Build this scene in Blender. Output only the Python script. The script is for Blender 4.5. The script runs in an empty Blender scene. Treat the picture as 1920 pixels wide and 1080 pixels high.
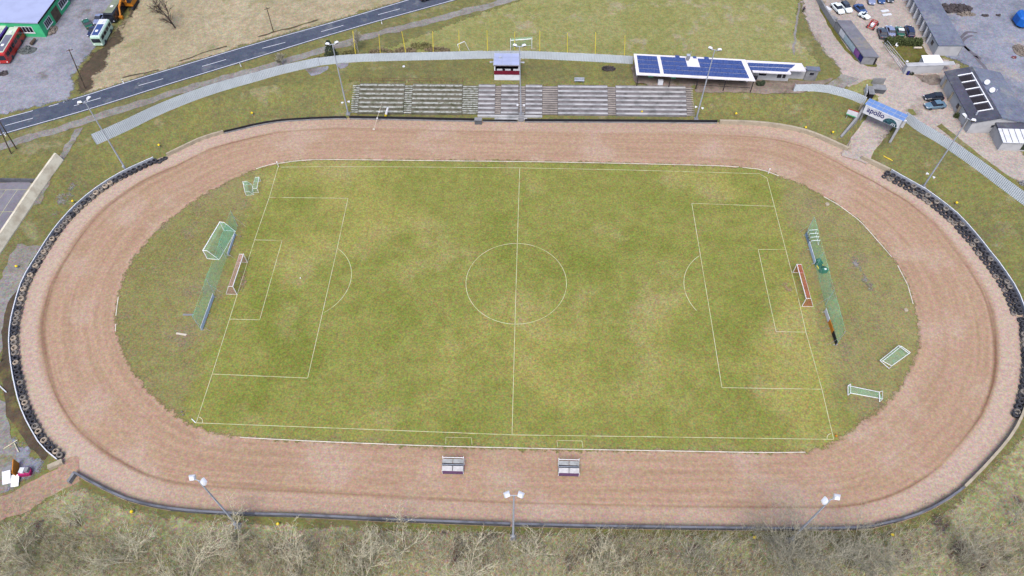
import bpy, bmesh, math, random
import numpy as np
from mathutils import Vector, Matrix, noise
from mathutils.geometry import delaunay_2d_cdt
random.seed(7)
R = random.random
def U(a, b): return a + (b - a) * random.random()
PI = math.pi
SC = bpy.context.scene
COL = SC.collection

# ------------------------------------------------------------------ camera, light, exposure
TILT, YAW, ROLL, FOC = 0.6324, 0.0394, -0.0112, 1364.6149      # solved from the pitch markings
CAM = np.array([2.2523, -78.8319, 106.2516])
def _rx(a): return np.array([[1, 0, 0], [0, math.cos(a), -math.sin(a)], [0, math.sin(a), math.cos(a)]])
def _rz(a): return np.array([[math.cos(a), -math.sin(a), 0], [math.sin(a), math.cos(a), 0], [0, 0, 1]])
ROT = _rz(YAW) @ _rx(TILT) @ _rz(ROLL)
cd = bpy.data.cameras.new('camera'); cam = bpy.data.objects.new('camera', cd); COL.objects.link(cam)
cd.sensor_width = 36; cd.lens = 36 * FOC / 1920; cd.clip_start = 1; cd.clip_end = 6000
mw = Matrix.Identity(4)
for i in range(3):
    for j in range(3): mw[i][j] = ROT[i][j]
    mw[i][3] = CAM[i]
cam.matrix_world = mw
SC.camera = cam
SUN_EL, SUN_AZ = math.radians(58), math.radians(186)            # azimuth clockwise from +Y
W = bpy.data.worlds.new("World"); SC.world = W; W.use_nodes = True
nt = W.node_tree; bg = nt.nodes['Background']
sky = nt.nodes.new('ShaderNodeTexSky'); sky.sky_type = 'NISHITA'; sky.sun_disc = False
sky.sun_elevation = SUN_EL; sky.sun_rotation = SUN_AZ; sky.air_density = 1.0; sky.dust_density = 3.0; sky.ozone_density = 1.0
nt.links.new(sky.outputs[0], bg.inputs[0]); bg.inputs[1].default_value = 0.12
sd = bpy.data.lights.new('sun', 'SUN'); sun = bpy.data.objects.new('sun', sd); COL.objects.link(sun)
sd.energy = 1.45; sd.angle = math.radians(28); sd.color = (1, .97, .93)
sdir = Vector((math.sin(SUN_AZ) * math.cos(SUN_EL), math.cos(SUN_AZ) * math.cos(SUN_EL), math.sin(SUN_EL)))
sun.rotation_euler = sdir.to_track_quat('Z', 'Y').to_euler(); sun.location = (0, 0, 200)
SC.view_settings.view_transform = 'Standard'; SC.view_settings.look = 'None'
SC.view_settings.exposure = 1.32; SC.view_settings.gamma = 1

# ------------------------------------------------------------------ terrain
def ray(px, py):
    return ROT @ np.array([(px - 960) / FOC, -(py - 540) / FOC, -1.0])
def P(px, py, z=0.0):                                          # point of the picture ray at height z
    w = ray(px, py); t = (z - CAM[2]) / w[2]
    return Vector(CAM + t * w)
OUT_PX = [(290,300),(240,322),(200,345),(170,367),(145,388),(117,418),(95,447),(75,480),(55,511),(41,540),(33,570),(26,595),(22,622),(21,645),(23,670),(27,700),(33,730),(42,765),(55,795),(65,812),(78,835),(95,852),(110,864),(117,868),
 (143,889),(165,902),(200,920),(235,937),(270,947),(310,955),(360,960),(410,962),(450,965),(480,966),(560,969),(640,973),(720,977),(800,980),(880,983),(960,986),(1040,988),(1120,990),(1200,991),(1320,993),(1440,994),(1520,994),(1600,993),(1640,989),(1660,983),(1700,974),(1740,958),(1780,935),(1805,915),(1840,880),(1862,855),(1880,835),(1898,810),(1908,790),(1918,765),
 (1926,733),(1930,690),(1928,640),(1920,593),(1911,565),(1899,540),(1885,520),(1872,500),(1855,480),(1840,460),(1815,430),(1790,403),(1760,380),(1731,358),(1700,342),(1665,322),(1613,297),
 (1585,281),(1560,269),(1520,251),(1480,241),(1440,235),(1400,232),(1345,230),(1200,229),(1000,228),(900,227),(760,224),(655,222),(625,222),(560,225),(520,228),(480,235),(440,245),(420,249),(380,260),(345,277),(310,294)]
OUT = np.array([P(*p)[:2] for p in OUT_PX])
def sdist(x, y):                                               # distance outside the outer track edge, 0 inside
    x = np.atleast_1d(np.asarray(x, float)); y = np.atleast_1d(np.asarray(y, float))
    dm = np.full(x.shape, 1e9); ins = np.zeros(x.shape, bool)
    n = len(OUT)
    for i in range(n):
        ax, ay = OUT[i]; bx, by = OUT[(i + 1) % n]
        ex, ey = bx - ax, by - ay
        t = np.clip(((x - ax) * ex + (y - ay) * ey) / (ex * ex + ey * ey), 0, 1)
        dm = np.minimum(dm, np.hypot(x - ax - t * ex, y - ay - t * ey))
        c = (ay > y) != (by > y)
        with np.errstate(divide='ignore', invalid='ignore'):
            xi = ax + (y - ay) * ex / (ey if ey else 1e-9)
        ins ^= c & (x < xi)
    dm[ins] = 0
    return dm
def sm(t):
    t = np.clip(t, 0, 1); return t * t * (3 - 2 * t)
_ga = np.array(P(1600, 292)[:2]); _gb = np.array(P(1668, 205, 2)[:2]); _gd = (_gb - _ga) / np.linalg.norm(_gb - _ga)
_ta = np.array(P(657,212,.3)[:2]); _te = np.array(P(1303,218,.3)[:2]) - _ta; _tl = float(np.hypot(*_te)); _te = _te / _tl
def TZ(x, y):
    x = np.atleast_1d(np.asarray(x, float)); y = np.atleast_1d(np.asarray(y, float))
    d = sdist(x, y)
    h = 3.0 * sm((y + 8) / 30)
    lat = np.abs((x - _ga[0]) * (-_gd[1]) + (y - _ga[1]) * _gd[0])
    al = (x - _ga[0]) * _gd[0] + (y - _ga[1]) * _gd[1]
    cut = (1 - sm((lat - 2.6) / 1.6)) * (al > -3) * (1 - sm((al - 16) / 8))
    k = sm(d / 9.0) * (1 - cut) + sm(d / 20.0) * cut
    z = h * k - 0.06 * (d <= 0)
    yy = (x - _ta[0]) * -_te[1] + (y - _ta[1]) * _te[0]; xx = (x - _ta[0]) * _te[0] + (y - _ta[1]) * _te[1]
    st_ = (xx > .3) & (xx < _tl - .3) & (yy > -.3) & (yy < 7.2)   # ground cut away under the terraces
    return np.where(st_, np.minimum(z, np.maximum(0, .404 * yy - .45)), z)
def tz(x, y): return float(TZ([x], [y])[0])
def G(px, py, dz=0.0):                                         # where the picture ray meets the terrain
    z = 0.0
    for _ in range(14):
        p = P(px, py, z); z2 = max(0.0, tz(p.x, p.y))
        z = z * .4 + z2 * .6
    p = P(px, py, z); p.z = max(0.0, tz(p.x, p.y)) + dz
    return p

# ------------------------------------------------------------------ materials
def lin(c): 
    c /= 255.0
    return c / 12.92 if c <= .04045 else ((c + .055) / 1.055) ** 2.4
def C(r, g, b, k=.5): return (lin(r) * k, lin(g) * k, lin(b) * k)
def newmat(name):
    m = bpy.data.materials.new(name); m.use_nodes = True
    return m, m.node_tree, m.node_tree.nodes['Principled BSDF']
def nd(t, typ, **kw):
    n = t.nodes.new(typ)
    for k, v in kw.items(): setattr(n, k, v)
    return n
def noisef(t, vec, scale, detail=3, rough=.55):
    n = nd(t, 'ShaderNodeTexNoise'); n.inputs['Scale'].default_value = scale
    n.inputs['Detail'].default_value = detail; n.inputs['Roughness'].default_value = rough
    if vec is not None: t.links.new(vec, n.inputs['Vector'])
    return n
def mixc(t, a, b, fac, mode='MIX'):
    n = nd(t, 'ShaderNodeMix', data_type='RGBA', blend_type=mode)
    for i, v in ((6, a), (7, b)):
        if isinstance(v, tuple): n.inputs[i].default_value = (*v, 1)
        else: t.links.new(v, n.inputs[i])
    if isinstance(fac, (int, float)): n.inputs[0].default_value = fac
    else: t.links.new(fac, n.inputs[0])
    return n.outputs[2]
def rampf(t, fac, lo, hi, vlo=0., vhi=1.):
    n = nd(t, 'ShaderNodeMapRange'); n.inputs[1].default_value = lo; n.inputs[2].default_value = hi
    n.inputs[3].default_value = vlo; n.inputs[4].default_value = vhi
    n.interpolation_type = 'SMOOTHSTEP'
    t.links.new(fac, n.inputs[0]); return n.outputs[0]
def M(name, col, rough=.7, var=.12, scale=1.5, metal=0., col2=None, spec=.3):
    m, t, b = newmat(name)
    tc = nd(t, 'ShaderNodeTexCoord')
    n = noisef(t, tc.outputs['Object'], scale, 4)
    c2 = col2 or tuple(max(0, c * (1 - 2.2 * var)) for c in col)
    c = mixc(t, c2, col, rampf(t, n.outputs[0], .3, .6))
    n2 = noisef(t, tc.outputs['Object'], scale * 9, 2)
    c = mixc(t, c, (0.02, 0.018, 0.015), rampf(t, n2.outputs[0], .55, .9, 0, var * 1.5))
    t.links.new(c, b.inputs['Base Color']); b.inputs['Roughness'].default_value = rough
    b.inputs['Metallic'].default_value = metal; b.inputs['Specular IOR Level'].default_value = spec
    return m
def speckle(t, vec, c, amt, s1=3.2, s2=1.1):
    """fine two-scale hue and brightness variation (blades, stones, grit)"""
    for s, a in ((s1, amt), (s2, amt * .5)):
        n = noisef(t, vec, s, 2, .7)
        if s == s2:                                            # coarse scale: brightness only
            g_ = nd(t, 'ShaderNodeVectorMath', operation='SCALE'); t.links.new(c, g_.inputs[0]); t.links.new(rampf(t, n.outputs[0], .25, .75, 1 - a * .42, 1 + a * .42), g_.inputs['Scale']); c = g_.outputs[0]; continue
        sub = nd(t, 'ShaderNodeVectorMath', operation='SUBTRACT'); t.links.new(n.outputs['Color'], sub.inputs[0]); sub.inputs[1].default_value = (.5, .5, .5)
        mul = nd(t, 'ShaderNodeVectorMath', operation='SCALE'); t.links.new(sub.outputs[0], mul.inputs[0]); mul.inputs['Scale'].default_value = a * 2
        add = nd(t, 'ShaderNodeVectorMath', operation='ADD'); add.inputs[1].default_value = (1, 1, 1); t.links.new(mul.outputs[0], add.inputs[0])
        v = nd(t, 'ShaderNodeVectorMath', operation='MULTIPLY'); t.links.new(c, v.inputs[0]); t.links.new(add.outputs[0], v.inputs[1])
        mx = nd(t, 'ShaderNodeVectorMath', operation='MAXIMUM'); mx.inputs[1].default_value = (.004, .004, .004); t.links.new(v.outputs[0], mx.inputs[0])
        c = mx.outputs[0]
    return c
def GM(name, a, b, c3=None, big=.05, mid=.35, amt=.55, bump=.25, f3=(.56, .68), s1=3.2):
    """ground: a/b blended by large + medium noise, patches of c3, fine speckle"""
    m, t, bs = newmat(name)
    tc = nd(t, 'ShaderNodeTexCoord'); v = tc.outputs['Object']
    n1 = noisef(t, v, big, 4, .6); n2 = noisef(t, v, mid, 4, .65)
    ad = nd(t, 'ShaderNodeMath', operation='ADD'); t.links.new(n1.outputs[0], ad.inputs[0]); t.links.new(n2.outputs[0], ad.inputs[1])
    c = mixc(t, a, b, rampf(t, ad.outputs[0], .75, 1.25))
    if c3:
        n3 = noisef(t, v, mid * .45, 5, .6)
        c = mixc(t, c, c3, rampf(t, n3.outputs[0], f3[0], f3[1]))
    c = speckle(t, v, c, amt, s1)
    t.links.new(c, bs.inputs['Base Color']); bs.inputs['Roughness'].default_value = .95; bs.inputs['Specular IOR Level'].default_value = .1
    if bump:
        nb = noisef(t, v, 4, 3, .7); bp = nd(t, 'ShaderNodeBump'); bp.inputs['Strength'].default_value = bump; bp.inputs['Distance'].default_value = .15
        t.links.new(nb.outputs[0], bp.inputs['Height']); t.links.new(bp.outputs[0], bs.inputs['Normal'])
    return m
def netmat(name, col, alpha):
    m, t, b = newmat(name); b.inputs['Base Color'].default_value = (*col, 1); b.inputs['Roughness'].default_value = .8
    tc = nd(t, 'ShaderNodeTexCoord'); n = noisef(t, tc.outputs['Object'], 1.1, 4, .7)
    t.links.new(rampf(t, n.outputs[0], .3, .7, alpha * .65, min(1, alpha * 1.35)), b.inputs['Alpha'])
    return m

m_ground = GM('embankment grass', C(134,132,78), C(122,118,80), C(148,142,104), amt=.8)
m_pitch = GM('pitch turf', C(142,144,52), C(126,134,52), C(168,158,88), big=.045, mid=.3, amt=.5, f3=(.53,.72))
m_turf = GM('worn turf around the pitch', C(134,124,66), C(116,116,52), C(138,118,92), mid=.3, amt=.55)
m_dry = GM('dry tan meadow', C(190,176,146), C(170,156,126), C(160,152,114), amt=.8)
m_train = GM('training field grass', C(160,156,104), C(146,146,88), C(170,160,126), amt=.85)
m_asph = GM('road asphalt', C(82,90,108), C(94,100,116), C(114,118,128), big=.15, mid=.6, amt=.6, bump=.05)
m_yard = GM('grey gravel yard', C(164,164,174), C(138,138,148), C(128,122,118), mid=.25, amt=.7)
m_lot = GM('blue grey gravel lot', C(156,158,172), C(132,136,150), C(176,168,166), mid=.2, amt=.75)
m_path = GM('grey gravel path', C(160,156,152), C(144,138,130), C(138,130,104), mid=.3, amt=.75)
m_dirt = GM('pale dirt and gravel', C(198,184,174), C(180,168,160), C(162,150,138), mid=.25, amt=.65)
m_rdirt = GM('reddish dirt', C(186,156,134), C(168,144,122), C(146,132,104), mid=.3, amt=.7)
m_court = GM('worn asphalt court', C(144,140,150), C(130,126,136), C(150,146,150), mid=.3, amt=.3, bump=.05)
m_scrub = GM('brown scrub ground', C(104,88,74), C(84,76,62), C(120,110,72), mid=.4, amt=.6)
m_brush = GM('dry brushwood floor', C(180,170,134), C(150,146,104), C(106,94,82), mid=.4, amt=1.1, f3=(.56,.66))
m_dkgrass = GM('dark mown grass', C(118,114,58), C(100,98,52), C(124,110,76), mid=.35, amt=.9)
m_pave = GM('worn brown paving', C(158,142,130), C(128,116,108), C(110,102,80), mid=.6, amt=.5)
m_rut = GM('disturbed dark gravel', C(112,108,118), C(126,122,130), amt=.4)
m_line = GM('worn chalk line', C(224,222,184), C(206,206,156), C(176,174,108), big=.3, mid=.8, amt=.25, bump=0, f3=(.5,.7))
m_rline = M('road paint', C(226,228,236,.62), .7, .08, 2)
m_kerb = M('white kerb paint', C(228,220,208,.6), .8, .14, .6)
m_conc = M('pale concrete', C(196,182,160), .9, .12, .8)
m_concg = M('grey concrete', C(158,158,162), .9, .14, .8)
m_concd = M('dark weathered concrete', C(106,108,116), .9, .2, .6)
m_black = M('black boards', C(34,34,44), .7, .2, 1.2)
m_fence = M('pale blue sheet steel', C(202,210,220,.64), .5, .05, .3, 0)
m_white = M('white painted steel', C(236,236,240,.7), .45, .05, 2)
m_offw = M('off white panel', C(222,224,232,.62), .5, .07, 1)
m_gal = M('galvanised steel', C(176,182,196,.6), .5, .1, 1, 0)
m_rub = [M('black rubber', C(70,70,78), .85, .12, 2), M('dusty rubber', C(150,142,134), .9, .1, 2, col2=C(112,106,102)), M('sandy dusted rubber', C(200,182,162), .95, .1, 2.5, col2=C(150,136,122))]
m_yel = M('yellow plastic', C(238,206,40,.6), .5, .05, 3)
m_ypole = M('yellow painted pole', C(236,212,70,.7), .6, .05, 1)
m_red = M('red paint', C(196,44,40), .5, .1, 2)
m_maroon = M('maroon boards', C(124,16,48), .6, .1, 2)
m_rrail = M('rusty red rail', C(122,66,56), .7, .2, 2)
m_glass = M('dark glass', (.012, .014, .022), .08, .0, 1, spec=.6)
m_dark = M('dark interior', C(46,40,48), .9, .15, 1)
m_wood = M('weathered wood', C(108,92,78), .9, .2, 1.5)
m_plank = M('pale plank', C(214,202,186,.6), .8, .1, 1)
m_bark = M('dark bark', C(88,74,70), .95, .2, 3)
m_pbark = M('pale bare branches', C(204,196,170,.68), .95, .1, 1.2, col2=C(172,162,136,.6))
m_gbark = M('grey bare branches', C(186,180,160), .95, .2, 1.5)
m_con = M('conifer green', C(54,66,44), .9, .25, 3)
m_hedge = M('hedge green', C(80,92,48), .9, .3, 3)
m_net = netmat('green net', C(120,222,186,.95), .27)
m_netl = netmat('light green net', C(150,210,180,.7), .22)
m_netr = netmat('red and white net', C(205,90,80), .42)
m_netw = netmat('white and pink net', C(220,170,165), .4)
m_roofg = GM('grey roofing felt', C(140,140,150), C(122,122,132), C(150,144,140), mid=.5, amt=.3, bump=.05)
m_roofd = GM('dark bitumen roof', C(96,96,112), C(82,84,98), C(108,110,120), mid=.4, amt=.5, bump=.05)
m_roofb = M('pale blue roof sheet', C(178,186,222,.55), .6, .05, .3)
m_roofs = GM('blue grey slate roof', C(132,138,156), C(116,122,142), C(146,148,156), mid=.4, amt=.6, bump=.05)
m_green = M('green render', C(70,190,132,.62), .85, .08, .6)
m_blue = M('bright blue tarpaulin', C(24,112,214), .5, .08, 1)
m_orange = M('orange paint', C(226,142,40), .5, .1, 2)
m_pink = M('magenta plastic', C(196,40,116), .5, .1, 2)
m_rock = M('pale rubble', C(150,138,128), .95, .2, 2)
m_rockg = M('grey rubble', C(112,118,118), .95, .2, 2)
m_earth = M('dark earth', C(88,80,82), .95, .2, 1)

# ------------------------------------------------------------------ mesh helpers
OFF = {}
class MB:
    def __init__(s): s.v = []; s.f = []; s.uv = None
    def add(s, vs, fs):
        n = len(s.v); s.v += [Vector(q) for q in vs]; s.f += [tuple(i + n for i in f) for f in fs]; return s
    def obox(s, o, a, b, c):
        o, a, b, c = Vector(o), Vector(a), Vector(b), Vector(c)
        q = [o, o + a, o + a + b, o + b]; q += [x + c for x in q]
        fs = [(0,3,2,1),(4,5,6,7),(0,1,5,4),(1,2,6,5),(2,3,7,6),(3,0,4,7)]
        if a.cross(b).dot(c) < 0: fs = [f[::-1] for f in fs]
        return s.add(q, fs)
    def box(s, c, d, rz=0, rx=0):
        m = Matrix.Rotation(rz, 3, 'Z') @ Matrix.Rotation(rx, 3, 'X')
        a, b, e = m @ Vector((d[0],0,0)), m @ Vector((0,d[1],0)), m @ Vector((0,0,d[2]))
        return s.obox(Vector(c) - (a + b + e) / 2, a, b, e)
    def tube(s, p, q, r, r2=None, n=6, cap=True):
        p, q = Vector(p), Vector(q); r2 = r if r2 is None else r2
        d = q - p
        if d.length < 1e-6: return s
        x = d.orthogonal().normalized(); y = d.normalized().cross(x)
        vs = []
        for c, rr in ((p, r), (q, r2)):
            for i in range(n):
                a = 2 * PI * i / n; vs.append(c + (x * math.cos(a) + y * math.sin(a)) * rr)
        fs = [(i, (i+1) % n, n + (i+1) % n, n + i) for i in range(n)]
        if cap: fs += [tuple(range(n-1, -1, -1)), tuple(range(n, 2*n))]
        return s.add(vs, fs)
    def path(s, pts, r, n=6):
        for a, b in zip(pts, pts[1:]): s.tube(a, b, r, n=n)
        return s
    def loft(s, secs):
        n = len(secs[0]); vs = [p for q in secs for p in q]; fs = []
        for k in range(len(secs) - 1):
            for i in range(n): fs.append((k*n+i, k*n+(i+1) % n, (k+1)*n+(i+1) % n, (k+1)*n+i))
        fs += [tuple(range(n-1, -1, -1)), tuple((len(secs)-1)*n+i for i in range(n))]
        return s.add(vs, fs)
    def prism(s, poly, h):
        """poly: world points, extruded up by h (number)"""
        poly = [Vector(p) for p in poly]; up = Vector((0,0,h)); n = len(poly)
        ar = sum(poly[i].x*poly[(i+1)%n].y - poly[(i+1)%n].x*poly[i].y for i in range(n))
        if ar < 0: poly = poly[::-1]
        return s.add(poly + [p + up for p in poly], [tuple(range(n-1,-1,-1)), tuple(range(n,2*n))] + [(i,(i+1)%n,n+(i+1)%n,n+i) for i in range(n)])
    def quad(s, *p): return s.add(p, [tuple(range(len(p)))])
    def slab(s, p, t):
        """quad given by 4 points thickened by t along its normal"""
        p = [Vector(q) for q in p]; n = (p[1]-p[0]).cross(p[3]-p[0]).normalized() * t
        k = len(p)
        return s.add(p + [q + n for q in p], [tuple(range(k-1,-1,-1)), tuple(range(k,2*k))] + [(i,(i+1)%k,k+(i+1)%k,k+i) for i in range(k)])
    def wall(s, pts, h, t, z0=0.0):
        pts = [Vector(p) for p in pts]; n = len(pts); hs = h if isinstance(h, (list, tuple)) else [h]*n
        L = []; 
        for i in range(n):
            a = pts[max(0,i-1)]; b = pts[min(n-1,i+1)]; d = (b - a); d.z = 0; d.normalize(); q = Vector((-d.y, d.x, 0)) * t/2
            o = Vector((0,0,z0)); u = Vector((0,0,hs[i]))
            L.append([pts[i]+q+o, pts[i]-q+o, pts[i]-q+u, pts[i]+q+u])
        return s.loft(L)
    def sph(s, c, r, n=8, m=5, sc=(1,1,1), jit=0.):
        c = Vector(c); vs = [c + Vector((0,0,-r*sc[2]))]
        for j in range(1, m):
            th = PI*j/m
            for i in range(n):
                k = 1 + jit*U(-1,1)
                vs.append(c + Vector((math.sin(th)*math.cos(2*PI*i/n)*r*sc[0]*k, math.sin(th)*math.sin(2*PI*i/n)*r*sc[1]*k, -math.cos(th)*r*sc[2]*k)))
        vs.append(c + Vector((0,0,r*sc[2]))); fs = []
        for i in range(n): fs.append((0, 1+(i+1)%n, 1+i)); fs.append((len(vs)-1, 1+(m-2)*n+i, 1+(m-2)*n+(i+1)%n))
        for j in range(m-2):
            for i in range(n): fs.append((1+j*n+i, 1+j*n+(i+1)%n, 1+(j+1)*n+(i+1)%n, 1+(j+1)*n+i))
        return s.add(vs, fs)
    def lathe(s, prof, n=14, ax=(0,0,0)):
        """prof: closed ring of (r,z)"""
        k = len(prof); vs = []
        for i in range(n):
            a = 2*PI*i/n
            for r, z in prof: vs.append((ax[0]+r*math.cos(a), ax[1]+r*math.sin(a), ax[2]+z))
        return s.add(vs, [(i*k+j, ((i+1)%n)*k+j, ((i+1)%n)*k+(j+1)%k, i*k+(j+1)%k) for i in range(n) for j in range(k)])
    def mesh(s, name, mat, off=Vector((0,0,0)), smooth=False):
        me = bpy.data.meshes.new(name); me.from_pydata([tuple(q - off) for q in s.v], [], s.f)
        me.materials.append(mat)
        if smooth:
            for p in me.polygons: p.use_smooth = True
        me.update(); return me
    def build(s, name, mat, parent=None, world=True, smooth=False):
        """part of a thing; verts in world axes (world=True) or in the thing's own axes"""
        off = Vector((0,0,0))
        if parent is not None and world: off = Vector(OFF.get(parent.name, (0,0,0)))
        o = bpy.data.objects.new(name, s.mesh(name, mat, off, smooth)); COL.objects.link(o)
        if parent is not None: o.parent = parent; OFF[o.name] = tuple(off)
        return o
    def solo(s, name, mat, label, cat, group=None, smooth=False):
        """a thing that is one mesh, origin at its base"""
        x = sum(q.x for q in s.v)/len(s.v); y = sum(q.y for q in s.v)/len(s.v); z = min(q.z for q in s.v)
        o = bpy.data.objects.new(name, s.mesh(name, mat, Vector((x,y,z)), smooth)); o.location = (x,y,z); COL.objects.link(o)
        return tag(o, label, cat, group)
def tag(o, label, cat, group=None):
    o['label'] = label; o['category'] = cat
    if group: o['group'] = group
    return o
def thing(name, label, cat, loc=(0,0,0), rz=0., group=None):
    o = bpy.data.objects.new(name, None); COL.objects.link(o); o.location = loc; o.rotation_euler = (0,0,rz); o.empty_display_size = .3
    OFF[o.name] = tuple(loc); return tag(o, label, cat, group)
def struct(o, kind='structure'): o['kind'] = kind; return o
def hd(p, q):                                                  # heading from p to q
    d = Vector(q) - Vector(p); return math.atan2(d.y, d.x)
def resample(pts, step, closed=False):
    pts = [Vector(p) for p in pts]
    if closed: pts = pts + [pts[0]]
    out = [pts[0].copy()]; acc = 0.
    for a, b in zip(pts, pts[1:]):
        L = (b-a).length; t = step - acc
        while t <= L:
            out.append(a.lerp(b, t/L)); t += step
        acc = L - (t - step)
    if not closed and (out[-1]-pts[-1]).length > step*.3: out.append(pts[-1].copy())
    return out
def smooth_line(pts, it=2):
    pts = [Vector(p) for p in pts]
    for _ in range(it):
        q = [pts[0]]
        for a, b in zip(pts, pts[1:]): q += [a.lerp(b,.25), a.lerp(b,.75)]
        pts = q + [pts[-1]]
    return pts
def sheet_xy(name, poly, mat, dz, grid=4., jit=.0, seed=0, feather=False):
    """flat ground cover draped on the terrain"""
    pts = [Vector((p[0], p[1], 0)) for p in poly]
    pts = resample(pts, 1.0 if jit else 3.0, True)
    if (pts[0]-pts[-1]).length < .4: pts.pop()
    if jit:
        pts = [p + Vector((noise.noise(p*.35+Vector((seed,3,1))), noise.noise(p*.35+Vector((5,seed,9))),0))*jit*1.6 + Vector((noise.noise(p*1.4+Vector((seed,0,7))), noise.noise(p*1.4+Vector((2,seed,4))),0))*jit*.7 for p in pts]
    n = len(pts); px = np.array([p.x for p in pts]); py = np.array([p.y for p in pts])
    gx, gy = np.meshgrid(np.arange(px.min(), px.max(), grid), np.arange(py.min(), py.max(), grid)); gx = gx.ravel(); gy = gy.ravel()
    ins = np.zeros(gx.shape, bool)
    for i in range(n):
        j = (i+1) % n
        c = (py[i] > gy) != (py[j] > gy); dy = py[j]-py[i]
        ins ^= c & (gx < px[i] + (gy-py[i])*(px[j]-px[i])/(dy if dy else 1e-9))
    vv = [Vector((p.x,p.y)) for p in pts] + [Vector((a,b)) for a, b in zip(gx[ins], gy[ins])]
    r = delaunay_2d_cdt(vv, [], [list(range(n))], 1, 1e-4)
    z = np.maximum(TZ([q.x for q in r[0]], [q.y for q in r[0]]), 0) + dz
    mb = MB(); fs = []
    for f in r[2]:
        a, b, c = [r[0][i] for i in f[:3]]
        fs.append(tuple(f) if (b-a).cross(c-a) > 0 else tuple(f)[::-1])
    mb.add([(q.x, q.y, zz) for q, zz in zip(r[0], z)], fs)
    o = struct(mb.build(name, mat))
    if feather:                                                # ragged, thinning edge of the ground cover
        A = np.array([[p.x, p.y] for p in pts]); B = np.roll(A, -1, 0); V = np.array([[q.x, q.y] for q in r[0]]); dd = np.full(len(V), 1e9)
        for a, b in zip(A, B):
            e = b - a; tt = np.clip(((V - a) @ e) / max(1e-9, e @ e), 0, 1); dd = np.minimum(dd, np.hypot(*(V - a - tt[:, None] * e).T))
        at = o.data.attributes.new('edge', 'FLOAT', 'POINT'); at.data.foreach_set('value', np.minimum(dd, 6).astype(np.float32))
        o.data.materials[0] = feathered(mat)
    return o
FM = {}
def feathered(mat):
    if mat.name in FM: return FM[mat.name]
    m = mat.copy(); m.name = mat.name + ' with ragged edge'; t = m.node_tree; b = t.nodes['Principled BSDF']
    a = nd(t, 'ShaderNodeAttribute'); a.attribute_name = 'edge'
    tc = nd(t, 'ShaderNodeTexCoord'); n = noisef(t, tc.outputs['Object'], .9, 4, .7)
    s_ = nd(t, 'ShaderNodeMath', operation='MULTIPLY_ADD'); t.links.new(n.outputs[0], s_.inputs[0]); s_.inputs[1].default_value = 3.2; t.links.new(a.outputs['Fac'], s_.inputs[2])
    t.links.new(rampf(t, s_.outputs[0], 1.7, 2.6), b.inputs['Alpha'])
    FM[mat.name] = m; return m
def sheet(name, px, mat, dz, **kw): return sheet_xy(name, [G(*p) for p in px], mat, dz, **kw)
def ribbon(mb, pts, w, dz=0.0, drape=True, step=2.):
    """band of width w along points (ground)"""
    pts = resample(pts, step) if step else [Vector(p) for p in pts]
    L = []
    for i, p in enumerate(pts):
        d = pts[min(len(pts)-1,i+1)] - pts[max(0,i-1)]; d.z = 0; d.normalize(); q = Vector((-d.y,d.x,0))*w/2
        for s in (p+q, p-q): L.append(Vector((s.x, s.y, (max(0,tz(s.x,s.y)) if drape else p.z) + dz)))
    mb.add(L, [(2*i+1, 2*i+3, 2*i+2, 2*i) for i in range(len(pts)-1)])
    return mb

# ------------------------------------------------------------------ ground
def axis(lo, hi, step, far):
    a = list(np.arange(lo, hi+.1, step)); q = step; x = lo
    L = []; 
    while x > -far: q *= 1.6; x -= q; L.append(x)
    H = []; x = a[-1]; q = step
    while x < far: q *= 1.6; x += q; H.append(x)
    return np.array(L[::-1] + a + H)
gx = axis(-150, 150, 1.25, 2500); gy = axis(-62, 118, 1.25, 2500)
XX, YY = np.meshgrid(gx, gy); ZZ = TZ(XX.ravel(), YY.ravel())
ZZ = np.where(ZZ < 0, ZZ, ZZ)
nx, ny = len(gx), len(gy)
me = bpy.data.meshes.new('ground')
me.from_pydata(list(zip(XX.ravel().tolist(), YY.ravel().tolist(), ZZ.tolist())), [], [(j*nx+i, j*nx+i+1, (j+1)*nx+i+1, (j+1)*nx+i) for j in range(ny-1) for i in range(nx-1)])
me.materials.append(m_ground)
for p in me.polygons: p.use_smooth = True
go = bpy.data.objects.new('ground', me); COL.objects.link(go); struct(go)

# the cinder track: a strip between inner and outer edge, uv = (metres along, fraction across)
IN_PX = [(520,307),(560,301),(600,299),(700,300),(860,302),(975,303),(1100,305),(1280,309),(1350,311),(1385,313),(1410,316),(1440,322),(1480,337),(1510,350),(1540,367),(1570,384),(1590,398),(1610,413),(1630,435),(1650,458),(1670,480),(1690,510),(1703,540),(1712,570),(1720,600),(1722,640),(1715,665),(1700,700),(1680,735),(1660,755),(1640,775),(1615,793),(1590,812),(1560,832),(1530,842),(1510,848),(1440,849),(1280,846),(1100,843),(960,840),(800,836),(700,832),(600,828),(480,822),(450,820),(420,815),(390,808),(365,799),(340,785),(320,770),(300,752),(280,735),(262,712),(245,685),(232,660),(225,640),(220,615),(217,595),(221,565),(228,540),(240,505),(255,480),(275,455),(300,428),(330,403),(360,380),(400,355),(440,335),(470,322),(500,312)]
INW = [P(*p) for p in IN_PX]
N = 300
ir = resample(INW, sum((a-b).length for a, b in zip(INW, INW[1:]+INW[:1]))/N, True)[:N]
outw = [Vector((a,b,0)) for a, b in OUT]
od = resample(outw, .5, True)
cen = Vector((0,0,0))
def tang(i): return (ir[(i+2)%N]-ir[i-2]).normalized()
trk = MB(); uvs = []; K = 10; arc = 0.
oth = []
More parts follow.
